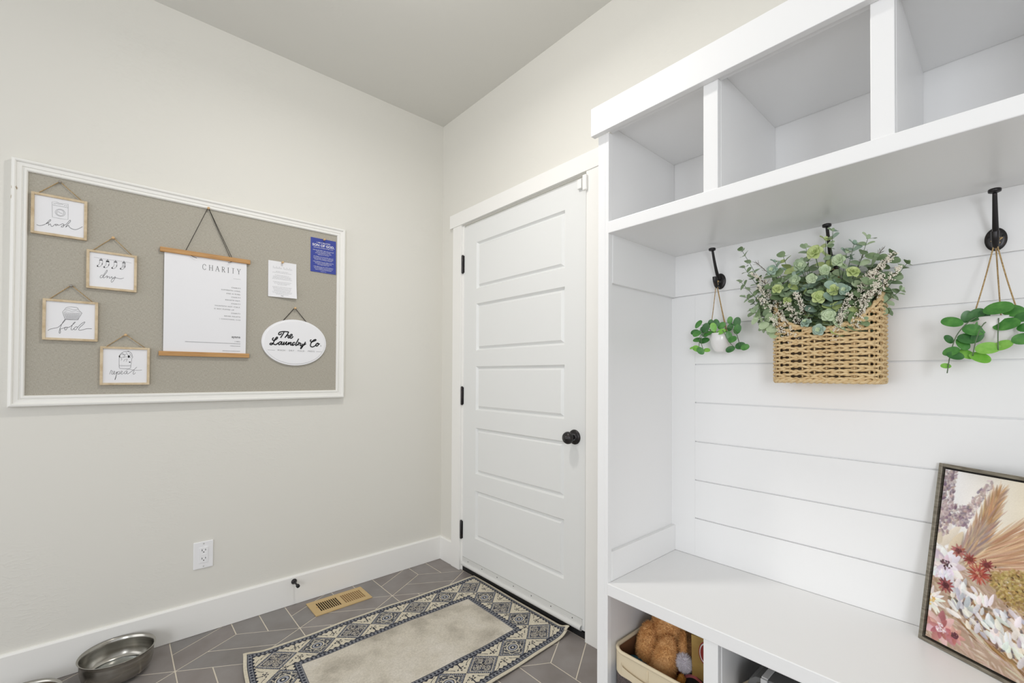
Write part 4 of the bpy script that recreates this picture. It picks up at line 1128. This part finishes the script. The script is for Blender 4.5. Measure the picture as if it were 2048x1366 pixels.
# ------------------------------------------------------------------ small hanging plants
def hanging_plant(label, hx, c, R, ztop, zbot, leaves, trails, hook_y=YS - 0.030):
    t = thing('hanging_plant', label, 'hanging plant', (c[0], c[1], zbot), 'small hanging plants on the coat hooks')
    ceramic = mat('white_ceramic', (232, 230, 228), 0.25, coat=0.4)
    h = ztop - zbot
    b = B(); lathe(b, [(0, 0), (R * 0.42, 0.0005), (R * 0.62, h * 0.10), (R * 0.84, h * 0.33), (R * 0.96, h * 0.62), (R, h), (R * 0.97, h + 0.0015), (R * 0.92, h), (R * 0.88, h * 0.6), (R * 0.7, h * 0.3), (0, h * 0.2)], 40, (c[0], c[1], zbot))
    obj('pot', b, ceramic, t)
    b = B(); lathe(b, [(0, h * 0.86), (R * 0.93, h * 0.86)], 30, (c[0], c[1], zbot)); obj('moss', b, mat('moss', (52, 66, 40), 0.9, bump=(150, 1, 0.006)), t)
    top = Vector((hx, hook_y, HZ - 0.021))
    for a in (200, 80, 330):
        a = math.radians(a); e_ = Vector((c[0] + R * 1.0 * math.cos(a), c[1] + R * 1.0 * math.sin(a), ztop - 0.004))
        b = B(); tube(b, smooth_path([top + Vector((0.002 * math.cos(a), 0, 0.004)), top.lerp(e_, 0.5), e_], 4), 0.0014, 5)
        obj('cord', b, M['jute'], t)
    b = B(); tube(b, [top + Vector((0.006 * math.cos(k * 0.8), -0.002 + 0.004 * math.sin(k * 0.8), 0.004 + 0.0015 * k)) for k in range(9)], 0.0022, 5)
    tube(b, [top + Vector((0.004, -0.006, 0.008)), top + Vector((0.011, -0.008, 0.014))], 0.0018, 5); obj('knot', b, M['jute'], t)
    cv = Vector((c[0], c[1], ztop))
    b = B()
    for path in trails:
        tube(b, smooth_path([cv + Vector((0, 0, -0.004))] + [Vector(p) for p in path], 5), 0.0011, 5)
    obj('vines', b, G['stem'], t)
    b = B()
    for x, y, z, r, ang, mi, tilt in leaves:
        d = Vector((math.cos(ang), -0.15, math.sin(ang)))
        n = Vector((0.25, -0.9, 0.15 + tilt))
        leaf(b, Vector((x, y, z)) - d.normalized() * r, n, d, r * 2, r * 1.35 if tilt < 0.9 else r * 0.8, mi, 0.12)
    obj('leaves', b, [G['vine'], G['vinelight'], G['vinedark']], t, subs=1)
D = math.radians
L1 = [(1.716, 1.298, 0.0159, 200, 0), (1.733, 1.304, 0.0203, 100, 2), (1.723, 1.328, 0.0174, 40, 0), (1.742, 1.315, 0.0188, 60, 2), (1.705, 1.304, 0.0159, 180, 2), (1.710, 1.278, 0.0174, 175, 0),
      (1.736, 1.274, 0.0180, 190, 2), (1.712, 1.248, 0.0159, 150, 1), (1.726, 1.240, 0.0159, 130, 0), (1.743, 1.242, 0.013, -10, 1), (1.700, 1.250, 0.0087, 10, 1), (1.768, 1.316, 0.0159, 100, 1),
      (1.789, 1.320, 0.0159, 30, 0), (1.795, 1.300, 0.0145, 200, 1), (1.816, 1.313, 0.0145, 60, 2), (1.838, 1.305, 0.0174, 70, 0), (1.838, 1.327, 0.0174, 75, 2), (1.830, 1.272, 0.0159, 20, 0),
      (1.847, 1.252, 0.0180, 8, 2), (1.866, 1.246, 0.0150, 15, 0), (1.820, 1.242, 0.0159, 200, 2), (1.806, 1.290, 0.013, 80, 0), (1.781, 1.298, 0.0116, 200, 0), (1.762, 1.300, 0.0130, 240, 1),
      (1.813, 1.286, 0.015, 100, 0), (1.752, 1.330, 0.015, 80, 2), (1.775, 1.330, 0.014, 110, 2), (1.820, 1.334, 0.013, 80, 0), (1.749, 1.296, 0.016, 200, 0)]
hanging_plant('small white pot plant hung on jute from the coat hook left of the woven basket', 1.7610, (1.7790, -0.0580), 0.0340, 1.2960, 1.2350,
              [(x, -0.085 + rnd.uniform(-0.015, 0.012), z, r, D(a), m, rnd.uniform(-0.2, 0.7)) for x, z, r, a, m in L1],
              [[(1.745, -0.085, 1.312), (1.720, -0.08, 1.290), (1.712, -0.075, 1.235)], [(1.740, -0.09, 1.30), (1.728, -0.09, 1.27), (1.735, -0.085, 1.238)], [(1.810, -0.085, 1.312), (1.835, -0.08, 1.295), (1.848, -0.075, 1.240)],
               [(1.800, -0.092, 1.302), (1.815, -0.09, 1.27), (1.830, -0.085, 1.250)]])
L3 = [(2.328, 1.282, 0.0205, 165, 0), (2.362, 1.262, 0.0205, 160, 0), (2.399, 1.306, 0.0255, 10, 0), (2.420, 1.300, 0.0216, -20, 0), (2.384, 1.276, 0.0225, 200, 0), (2.411, 1.270, 0.0225, 15, 0),
      (2.353, 1.243, 0.0194, 165, 2), (2.344, 1.232, 0.0173, -60, 0), (2.367, 1.246, 0.0151, 60, 2), (2.321, 1.244, 0.0120, 120, 2), (2.325, 1.215, 0.0165, 20, 0), (2.333, 1.205, 0.0160, 160, 2),
      (2.384, 1.220, 0.0216, 185, 1), (2.436, 1.238, 0.0194, 190, 0), (2.371, 1.200, 0.0200, -28, 1), (2.349, 1.208, 0.0180, 150, 1), (2.316, 1.182, 0.0100, 170, 1), (2.364, 1.296, 0.0194, 40, 2),
      (2.436, 1.284, 0.0173, 20, 2), (2.350, 1.294, 0.015, 80, 2), (2.378, 1.294, 0.015, 100, 2), (2.440, 1.262, 0.016, 10, 0), (2.455, 1.275, 0.017, 0, 0), (2.460, 1.245, 0.018, -30, 2), (2.405, 1.225, 0.018, 25, 1)]
hanging_plant('white pot plant with broad trailing leaves hung on jute right of the woven basket', 2.3950, (2.3960, -0.0720), 0.0395, 1.2900, 1.2290,
              [(x, -0.106 + rnd.uniform(-0.012, 0.012), z, r, D(a), m, rnd.uniform(-0.2, 0.5)) for x, z, r, a, m in L3],
              [[(2.365, -0.10, 1.290), (2.338, -0.11, 1.258), (2.325, -0.105, 1.215), (2.318, -0.10, 1.165)], [(2.378, -0.112, 1.275), (2.366, -0.116, 1.24), (2.360, -0.11, 1.204)],
               [(2.400, -0.112, 1.284), (2.399, -0.116, 1.25), (2.399, -0.112, 1.215)], [(2.430, -0.10, 1.285), (2.452, -0.10, 1.25), (2.462, -0.09, 1.21)]])

# ------------------------------------------------------------------ painting leaning on the bench
def painting():
    Bp = Vector((2.2630, -0.0890, 0.5245)); ud = Vector((math.cos(D(30.5)), -math.sin(D(30.5)), 0))
    perp = Vector((math.sin(D(30.5)), math.cos(D(30.5)), 0))
    Hh, Wd = 0.426, 0.330
    lean = 0.069 / 0.4265
    up = (perp * lean + Vector((0, 0, 1))).normalized(); nrm = ud.cross(up)      # nrm looks into the room
    if nrm.y > 0: nrm = -nrm
    T = lambda v: Bp + ud * v.x + up * v.y + nrm * v.z
    t = thing('floral_painting', 'framed painting of dried flowers and pampas grass leaning on the bench', 'painting', tuple(Bp))
    gold = mat('champagne_frame', (150, 144, 130), 0.35, 0.6, vary=(40, (112, 104, 92), 0.4, 0.7, (1, 1, 6)))
    fw, dp = 0.0080, 0.030
    for a in ((0, fw, 0, Hh), (Wd - fw, Wd, 0, Hh), (fw, Wd - fw, 0, fw), (fw, Wd - fw, Hh - fw, Hh)):
        b = B(); box(b, a[0], a[1], a[2], a[3], -dp, 0, 0, T); obj('frame_rail', b, gold, t, bevel=0.0008)
    b = B(); box(b, fw, Wd - fw, fw, Hh - fw, -dp + 0.002, -0.012, 0, T); obj('frame_gap', b, mat('black_liner', (40, 36, 32), 0.6), t)
    g = 0.0045
    cw, ch = Wd - 2 * (fw + g), Hh - 2 * (fw + g)
    st = 0.0011; nu, nv = int(cw / st), int(ch / st)
    rs = np.random.RandomState(8)
    S, Tt = np.meshgrid(np.linspace(fw + g, Wd - fw - g, nu), np.linspace(fw + g, Hh - fw - g, nv))
    C = np.empty((nv, nu, 3))
    bgw = np.array([240, 238, 238.]); bgc = np.array([236, 226, 206.])
    k = np.clip((S - 0.04) / 0.12, 0, 1)[..., None]; C[:] = bgw * (1 - k) + bgc * k
    C += (vnoise(nv, nu, 26, rs)[..., None] - 0.5) * 16
    base = np.clip((0.24 - Tt) / 0.05 + (vnoise(nv, nu, 18, rs) - 0.5) * 1.6, 0, 1)[..., None]
    C[:] = C * (1 - base) + np.array([176, 150, 130.]) * base
    def stroke(cx, cy, L, W, ang, col, alpha=0.85, soft=0.25, streak=0.0):
        """one petal-shaped brush mark centred at (cx, cy)"""
        ca, sa = math.cos(ang), math.sin(ang)
        x0, x1 = cx - L, cx + L; y0, y1 = cy - L, cy + L
        i0, i1 = max(0, int((x0 - fw - g) / st)), min(nu, int((x1 - fw - g) / st) + 2)
        j0, j1 = max(0, int((y0 - fw - g) / st)), min(nv, int((y1 - fw - g) / st) + 2)
        if i1 <= i0 or j1 <= j0: return
        s, t_ = S[j0:j1, i0:i1] - cx, Tt[j0:j1, i0:i1] - cy
        a = (s * ca + t_ * sa) / (L / 2); b_ = (-s * sa + t_ * ca) / (W / 2)
        wid = np.sqrt(np.clip(1 - a * a, 0, 1)) * (1 - 0.25 * a)
        m = np.clip((wid - np.abs(b_)) / soft, 0, 1) * alpha
        shade = (b_ * 13 + a * 5)[..., None]
        if streak: shade = shade + (np.sin(b_ * 9 + cx * 900) * streak)[..., None]
        C[j0:j1, i0:i1] = C[j0:j1, i0:i1] * (1 - m[..., None]) + (np.array(col, float) + shade) * m[..., None]
    R = rs.rand
    def pick(cols): return np.array(cols[rs.randint(len(cols))], float) + (R(3) - 0.5) * 14
    # loose ground of tan, pink and cream marks under the flowers
    for i in range(900):
        cx, cy = R() * 0.33, R() * 0.25
        stroke(cx, cy, 0.014 + 0.02 * R(), 0.004 + 0.005 * R(), D(-35) + (R() - 0.5) * 1.4, pick([(206, 186, 168), (186, 158, 134), (222, 208, 194), (198, 168, 156), (160, 128, 104), (228, 218, 208)]), 0.5, 0.6)
    # soft cream seed-leaves
    for cx, cy, L, W, a, c in ((0.027, 0.272, 0.085, 0.028, 80, (232, 224, 218)), (0.040, 0.262, 0.070, 0.020, 60, (226, 214, 196)), (0.013, 0.262, 0.06, 0.02, 100, (220, 206, 184)), (0.052, 0.25, 0.06, 0.022, 70, (214, 196, 168))):
        stroke(cx, cy, L, W, D(a), c, 0.9)
    # lavender spikes
    for (bx_, by_), (tx, ty), n, wd in (((0.010, 0.262), (0.026, 0.412), 330, 0.020), ((0.052, 0.292), (0.104, 0.404), 130, 0.011), ((0.012, 0.29), (0.034, 0.335), 150, 0.022), ((0.048, 0.290), (0.062, 0.335), 110, 0.017)):
        for i in range(n):
            f = R(); w_ = wd * (1.15 - 0.6 * f)
            cx, cy = bx_ + (tx - bx_) * f + (R() - 0.5) * 2 * w_, by_ + (ty - by_) * f + (R() - 0.5) * 0.008
            stroke(cx, cy, 0.007 + 0.008 * R(), 0.004 + 0.004 * R(), D(75) + (R() - .5) * 2, pick([(160, 142, 146), (136, 118, 132), (190, 168, 166), (176, 152, 144), (112, 94, 112), (214, 200, 198), (204, 186, 184)]), 0.6, 0.5)
    # pampas plumes
    def plume(b0, t0, n, spread, cols, L=0.05):
        bx_, by_ = b0; tx, ty = t0; d = math.atan2(ty - by_, tx - bx_)
        for i in range(n):
            f = R() ** 0.8; side = (R() - 0.5) * 2
            w_ = spread * math.sin(PI * min(1, 0.15 + f * 0.8)) * side
            cx, cy = bx_ + (tx - bx_) * f - math.sin(d) * w_, by_ + (ty - by_) * f + math.cos(d) * w_
            stroke(cx, cy, L * (0.6 + 0.6 * R()), 0.0028 + 0.003 * R(), d + side * 0.35 + (R() - 0.5) * 0.15, pick(cols), 0.55, 0.5)
    plume((0.080, 0.225), (0.120, 0.385), 260, 0.020, [(196, 156, 112), (160, 120, 84), (178, 144, 122), (208, 176, 132), (142, 116, 104)])
    plume((0.088, 0.215), (0.175, 0.300), 200, 0.024, [(222, 192, 152), (204, 166, 122), (232, 214, 182), (190, 150, 112)])
    plume((0.110, 0.232), (0.260, 0.330), 420, 0.052, [(198, 158, 124), (180, 138, 106), (214, 180, 148), (166, 124, 94), (226, 198, 164)], 0.085)
    plume((0.070, 0.225), (0.100, 0.300), 120, 0.022, [(150, 130, 128), (174, 150, 138), (196, 168, 140)], 0.05)
    # golden yarrow
    for i in range(1500):
        a, r = R() * 2 * PI, math.sqrt(R())
        cx, cy = 0.190 + 0.070 * r * math.cos(a) + 0.012 * (R() - .5), 0.192 + 0.038 * r * math.sin(a) + 0.014 * (R() - .5)
        stroke(cx, cy, 0.005 + 0.006 * R(), 0.003 + 0.003 * R(), R() * PI, pick([(170, 142, 82), (188, 162, 98), (150, 124, 70), (204, 182, 120), (134, 106, 62)]), 0.6, 0.5)
    for i in range(40): stroke(0.185 + 0.07 * (R() - .5) * 2, 0.186 + 0.04 * (R() - .5) * 2, 0.006, 0.003, R() * PI, (72, 52, 34), 0.8)
    # trailing brown stems to the lower right
    for i in range(220):
        f = R(); cx, cy = 0.085 + 0.20 * f, 0.105 - 0.085 * f + (R() - 0.5) * 0.075
        stroke(cx, cy, 0.03 + 0.03 * R(), 0.003 + 0.003 * R(), D(-28) + (R() - 0.5) * 0.5, pick([(150, 112, 70), (124, 90, 58), (196, 176, 150), (214, 202, 186), (170, 138, 96), (186, 168, 160)]), 0.75)
    for i in range(160):
        f = R(); stroke(0.052 + 0.19 * f, 0.130 - 0.055 * f + (R() - 0.5) * 0.08, 0.014, 0.006, R() * PI, pick([(110, 86, 70), (134, 110, 92), (96, 88, 98)]), 0.7)
    # white petals
    for i in range(150):
        f = R(); cx, cy = 0.052 + 0.19 * f, 0.132 - 0.055 * f + (R() - 0.5) * 0.085
        stroke(cx, cy, 0.018 + 0.012 * R(), 0.008 + 0.004 * R(), D(130) * (R() > 0.5) + D(-35) + (R() - 0.5) * 0.9, pick([(232, 230, 228), (212, 211, 214), (243, 241, 237), (234, 226, 214), (190, 188, 194)]), 0.92)
    def bloom(cx, cy, Rr, n, W, cols, centre=None, cr=0.3, rings=2):
        for r_ in range(rings):
            q = 1 - r_ * 0.38
            for i in range(n):
                a = 2 * PI * i / n + R() * 0.3 + r_ * 0.3
                stroke(cx + math.cos(a) * Rr * 0.55 * q, cy + math.sin(a) * Rr * 0.55 * q, Rr * 0.95 * q, W * q, a, pick(cols), 0.93)
        if centre is not None:
            for i in range(26):
                a, r = R() * 2 * PI, Rr * cr * math.sqrt(R())
                stroke(cx + r * math.cos(a), cy + r * math.sin(a), 0.006, 0.004, R() * PI, pick(centre), 0.9)
    bloom(0.012, 0.100, 0.034, 16, 0.009, [(238, 234, 226), (226, 222, 218), (244, 240, 232)], [(220, 184, 120), (232, 200, 140), (204, 164, 100)], 0.36)
    bloom(0.036, 0.190, 0.040, 11, 0.020, [(230, 220, 226), (220, 206, 214), (240, 234, 238), (206, 188, 196)], [(92, 66, 74), (120, 90, 96), (70, 50, 58)], 0.30)
    for i in range(26): stroke(0.030 + (R() - .5) * 0.04, 0.170 + (R() - .5) * 0.018, 0.012, 0.006, D(60 + 60 * R()), pick([(240, 236, 240), (228, 222, 232)]), 0.95)
    bloom(0.041, 0.145, 0.018, 12, 0.006, [(132, 66, 66), (160, 92, 90), (112, 54, 58)], [(88, 44, 46)], 0.3)
    bloom(0.058, 0.232, 0.016, 10, 0.006, [(150, 84, 80), (172, 110, 104)], [(110, 60, 60)], 0.3)
    bloom(0.100, 0.196, 0.023, 20, 0.0042, [(166, 78, 64), (146, 62, 54), (190, 104, 88)], [(196, 150, 120), (150, 80, 60)], 0.22)
    bloom(0.081, 0.222, 0.014, 12, 0.004, [(160, 84, 76), (142, 66, 62)], [(120, 60, 50)], 0.3); bloom(0.112, 0.221, 0.014, 12, 0.004, [(150, 76, 70), (134, 60, 56)], [(110, 52, 48)], 0.3)
    bloom(0.040, 0.046, 0.040, 9, 0.019, [(190, 128, 128), (214, 160, 160), (166, 100, 104), (226, 184, 184)], [(240, 226, 230), (220, 190, 196)], 0.26)
    bloom(0.070, 0.044, 0.020, 7, 0.011, [(206, 150, 140), (180, 110, 108)], [(96, 56, 62)], 0.3)
    C += (rs.rand(nv, nu, 1) - 0.5) * 8
    C = np.clip(C, 0, 255)
    def fn(U, V):
        a, b_ = fw + g + U * cw, fw + g + V * ch
        return tuple(Bp[i] + ud[i] * a + up[i] * b_ + nrm[i] * (-0.004) for i in range(3))
    color_grid('canvas', fn, nu, nv, C, [mat('oil_paint', (255, 255, 255), 0.6, attr='Col', bump=(160, 0.25, 0.0008, 4), spec=0.3)], t, 0.006)
painting()

# ------------------------------------------------------------------ storage bin with toys under the bench
def fuzzy(bm, c, r, n=2600, L=0.0090, mi=0, down=(0, -0.25, -0.6), seed=0, rot=0.0, tiltx=0.0):
    """soft furry lump: an ellipsoid body covered in short fibre blades"""
    rr = random.Random(seed); c = Vector(c); dn = Vector(down)
    Rm = Matrix.Rotation(rot, 3, 'Y') @ Matrix.Rotation(tiltx, 3, 'X')
    seg, rows = 20, 12; rings = []
    def sp(u, v): return c + Rm @ Vector((r[0] * math.sin(v) * math.cos(u), r[1] * math.sin(v) * math.sin(u), r[2] * math.cos(v)))
    for j in range(rows + 1):
        v = PI * j / rows
        rings.append([bm.verts.new(sp(0, v))] if j in (0, rows) else [bm.verts.new(sp(2 * PI * k / seg, v)) for k in range(seg)])
    for a, b in zip(rings[:-1], rings[1:]):
        for k in range(seg):
            k2 = (k + 1) % seg
            q = (a[0], b[k2], b[k]) if len(a) == 1 else ((a[k], a[k2], b[0]) if len(b) == 1 else (a[k], a[k2], b[k2], b[k]))
            f = bm.faces.new(q); f.material_index = mi; f.smooth = True
    for _ in range(int(n * 1.9)):
        z = rr.uniform(-1, 1); u = rr.uniform(0, 2 * PI); s = math.sqrt(1 - z * z)
        d0 = Vector((s * math.cos(u), s * math.sin(u), z))
        p = c + Rm @ Vector((d0.x * r[0], d0.y * r[1], d0.z * r[2]))
        nn = (Rm @ Vector((d0.x / r[0], d0.y / r[1], d0.z / r[2]))).normalized()
        g = (nn * 0.75 + dn * 0.7 + Vector((rr.uniform(-.4, .4), rr.uniform(-.4, .4), rr.uniform(-.4, .4)))).normalized()
        w_ = nn.cross(g); w_ = w_.normalized() * 0.0007 if w_.length > 1e-4 else Vector((0.0007, 0, 0))
        l = L * rr.uniform(0.6, 1.2)
        f = bm.faces.new([bm.verts.new(p - nn * 0.001 - w_), bm.verts.new(p - nn * 0.001 + w_), bm.verts.new(p + g * l)]); f.material_index = mi
def storage_bin():
    x0, x1, y0, y1, zb, zt = 1.6040, 1.8820, -0.4100, -0.0600, 0.070, 0.3300
    t = thing('storage_bin', 'cream-topped charcoal fabric storage bin full of soft toys under the bench', 'storage bin', ((x0 + x1) / 2, (y0 + y1) / 2, zb))
    canvas = mat('cream_canvas', (214, 200, 172), 0.85, bump=(500, 0.3, 0.0006)); grey = mat('charcoal_weave', (96, 86, 84), 0.9, vary=(240, (62, 56, 56), 0.4, 0.65)); lining = mat('brown_lining', (122, 84, 54), 0.8)
    def plan(r, ins=0.0, n=7):
        out = []
        for cx, cy, a0 in ((x1 - r, y1 - r, 0), (x0 + r, y1 - r, 90), (x0 + r, y0 + r, 180), (x1 - r, y0 + r, 270)):
            for k in range(n + 1):
                a = D(a0 + 90 * k / n); out.append((cx + (r - ins) * math.cos(a), cy + (r - ins) * math.sin(a)))
        return out
    def zsag(x, y, z): return z - 0.016 * math.sin(PI * min(1, max(0, (x - x0) / (x1 - x0)))) * (1 if y < (y0 + y1) / 2 else 0.4)
    def wallstrip(za, zc, ins, m, name, rr=0.032):
        b = B(); P = plan(rr, ins); n = len(P)
        a = [b.verts.new((x, y, za if za < 0.2 else zsag(x, y, za))) for x, y in P]; c = [b.verts.new((x, y, zsag(x, y, zc))) for x, y in P]
        for i in range(n): b.faces.new((a[i], a[(i + 1) % n], c[(i + 1) % n], c[i])).smooth = True
        return b
    b = wallstrip(zb, zt - 0.062, 0.001, grey, 'x'); prism(b, [(x, y, zb) for x, y in plan(0.032, 0.002)], (0, 0, 0.004)); obj('body', b, grey, t)
    obj('lining', wallstrip(zb + 0.006, zt - 0.004, 0.007, lining, 'x'), lining, t)
    b = wallstrip(zt - 0.066, zt - 0.002, 0.0, canvas, 'x'); obj('top_band', b, canvas, t)
    b = B(); tube(b, [(x, y, zsag(x, y, zt)) for x, y in plan(0.032, 0.0035)], 0.0055, 8, closed=True); obj('rim_piping', b, canvas, t)
    b = B()
    P = [(1.640, y0 - 0.0025, 0.292), (1.646, y0 - 0.007, 0.281), (1.700, y0 - 0.008, 0.272), (1.775, y0 - 0.008, 0.270), (1.830, y0 - 0.007, 0.279), (1.838, y0 - 0.0025, 0.288)]
    F = smooth_path(P, 5); vs = [(b.verts.new(p + Vector((0, 0, 0.011))), b.verts.new(p - Vector((0, 0, 0.011)))) for p in F]
    for p, q in zip(vs[:-1], vs[1:]): b.faces.new((p[0], q[0], q[1], p[1]))
    obj('handle_strap', b, canvas, t)
    b = B(); tube(b, [(1.7250, y0 - 0.0012, zsag(1.725, y0, zt)), (1.7250, y0 - 0.0012, zt - 0.068)], 0.0022, 5); obj('seam', b, canvas, t)
    # care tag at the back left of the rim
    b = B(); vs = [[b.verts.new((x0 + 0.012 + 0.010 * k + a * 0.006, -0.170 + a * 0.018, 0.352 - 0.008 * k - 0.002 * k * k + a * 0.006)) for a in (0, 1)] for k in range(5)]
    for p, q in zip(vs[:-1], vs[1:]): b.faces.new((p[0], p[1], q[1], q[0]))
    obj('care_tag', b, M['paper'], t)
storage_bin()
def toys():
    tan = mat('orange_tan_plush', (204, 152, 96), 0.9, vary=(30, (224, 180, 126), 0.4, 0.7), spec=0.15); brn = mat('brown_plush', (128, 94, 62), 0.95, vary=(40, (96, 68, 44), 0.4, 0.7), spec=0.15)
    wht = mat('white_plush', (224, 220, 226), 0.9, spec=0.2); gold = mat('gold_plush', (196, 138, 62), 0.8, bump=(160, 1, 0.004), spec=0.3)
    t = thing('teddy_bear', 'orange-tan furry soft toy with two legs hanging forward in the storage bin', 'soft toy', (1.71, -0.25, 0.2))
    b = B(); fuzzy(b, (1.6640, -0.3080, 0.3150), (0.0330, 0.028, 0.072), 3000, seed=1, rot=-0.10, tiltx=-0.35); obj('leg', b, tan, t)
    b = B(); fuzzy(b, (1.7250, -0.3250, 0.2980), (0.0370, 0.030, 0.088), 3400, seed=2, rot=0.12, tiltx=-0.30); obj('leg', b, tan, t)
    b = B(); fuzzy(b, (1.7100, -0.2450, 0.3700), (0.062, 0.055, 0.058), 4600, seed=3); obj('body', b, tan, t)
    t = thing('toy_dog', 'brown furry soft toy with a drooping ear behind the orange-tan toy', 'soft toy', (1.78, -0.16, 0.2))
    b = B(); fuzzy(b, (1.7950, -0.195, 0.400), (0.075, 0.062, 0.062), 5200, seed=4); obj('head', b, brn, t)
    b = B(); fuzzy(b, (1.8000, -0.285, 0.3780), (0.024, 0.018, 0.056), 2000, seed=5); obj('ear', b, brn, t)
    b = B(); fuzzy(b, (1.7760, -0.298, 0.3720), (0.011, 0.012, 0.036), 900, seed=6); obj('ear_lining', b, tan, t)
    b = B(); fuzzy(b, (1.7840, -0.3120, 0.3270), (0.0170, 0.016, 0.0210), 1500, 0.010, seed=7, down=(0, 0, -.2)); setp(obj('pompom', b, wht), 'white fluffy pompom between the brown ear and the gold plush arm', 'pompom')
    b = B(); fuzzy(b, (1.7860, -0.3300, 0.2520), (0.0165, 0.018, 0.050), 700, 0.005, seed=8); setp(obj('plush_arm', b, gold), 'shiny gold textured plush limb below the white pompom', 'soft toy')
    # printed paper box leaning at the right of the bin
    kraft = mat('yellow_brown_card', (176, 146, 82), 0.6, vary=(12, (150, 116, 62), 0.4, 0.7)); red = mat('red_print', (150, 48, 44), 0.6)
    b = B()
    Tm = Matrix.Translation((1.8390, -0.290, 0.280)) @ Matrix.Rotation(D(12), 4, 'Z') @ Matrix.Rotation(D(4), 4, 'X')
    TT = lambda v: Tm @ v
    box(b, -0.036, 0.036, -0.012, 0.012, -0.140, 0.142, 0, TT)
    for k, (rr, mi) in enumerate(((0.034, 1), (0.030, 2), (0.026, 1))):
        poly(b, [TT(Vector((0.002 + rr * 0.55 * math.cos(2 * PI * i / 24), -0.0122 - 0.0003 * k, 0.100 + rr * math.sin(2 * PI * i / 24)))) for i in range(24)], mi)
    setp(obj('card_box', b, [kraft, red, M['paper']]), 'yellow-brown printed card box with a red oval at the right of the bin', 'box')
    # red and black knitted cloth in folds
    b = B(); N = 20; g = []
    for i in range(N + 1):
        row = []
        for j in range(9):
            u, v = i / N, j / 8
            row.append(b.verts.new((1.700 + 0.160 * u, -0.365 + 0.090 * v, 0.258 + 0.030 * u + 0.012 * math.sin(u * 9 + v * 3) + 0.020 * v)))
        g.append(row)
    for i in range(N):
        for j in range(8):
            f = b.faces.new((g[i][j], g[i + 1][j], g[i + 1][j + 1], g[i][j + 1])); f.material_index = (0, 1, 0, 0, 2, 0, 1, 1)[j]; f.smooth = True
    setp(obj('knit_scarf', b, [M['black'], mat('red_knit', (168, 52, 50), 0.9), mat('rose_knit', (196, 110, 116), 0.9)]), 'black scarf with red stripes lying beneath the soft toys', 'scarf')
    b = B(); fuzzy(b, (1.6520, -0.345, 0.262), (0.050, 0.030, 0.030), 0, seed=9); fuzzy(b, (1.700, -0.365, 0.255), (0.04, 0.018, 0.030), 0, seed=10)
    setp(obj('fleece_blanket', b, mat('teal_fleece', (44, 100, 116), 0.9, bump=(60, 1, 0.01))), 'crumpled teal fleece at the front of the bin', 'blanket')
toys()
def tote():
    t = thing('tote_bag', 'dark grey and black bag with a pale strap in the second cubby under the bench', 'bag', (2.06, -0.25, 0.068))
    blk = mat('black_nylon', (20, 20, 24), 0.55, bump=(300, 0.3, 0.0006)); gry = mat('grey_nylon', (96, 96, 96), 0.6)
    obj('body', bx(2.010, 2.170, -0.385, -0.060, 0.070, 0.425), blk, t, bevel=0.012, segs=3)
    b = B()
    P = [(1.985, 0.402), (1.990, 0.420), (2.004, 0.432), (2.030, 0.437), (2.100, 0.437), (2.100, 0.427), (2.030, 0.426), (2.008, 0.420), (1.998, 0.405)]
    prism(b, [(x, -0.390, z) for x, z in P], (0, 0.32, 0)); obj('flap', b, gry, t, bevel=0.002)
    b = B(); box(b, 1.984, 2.020, -0.396, -0.390, 0.386, 0.408); obj('binding', b, mat('navy_binding', (40, 42, 62), 0.6), t, bevel=0.0015)
    b = B(); box(b, 2.018, 2.032, -0.3975, -0.391, 0.396, 0.4385); box(b, 2.018, 2.032, -0.391, -0.10, 0.4372, 0.4405); obj('strap', b, mat('pale_strap', (190, 190, 190), 0.5), t, bevel=0.001)
    b = B(); lathe(b, [(0, 0), (0.030, 0), (0.036, 0.05), (0.034, 0.10), (0.020, 0.115), (0, 0.12)], 28, (1.985, -0.33, 0.262)); setp(obj('cloth_roll', b, mat('beige_cloth', (190, 176, 156), 0.85)), 'beige rolled cloth beside the dark bag in the second cubby', 'cloth')
tote()
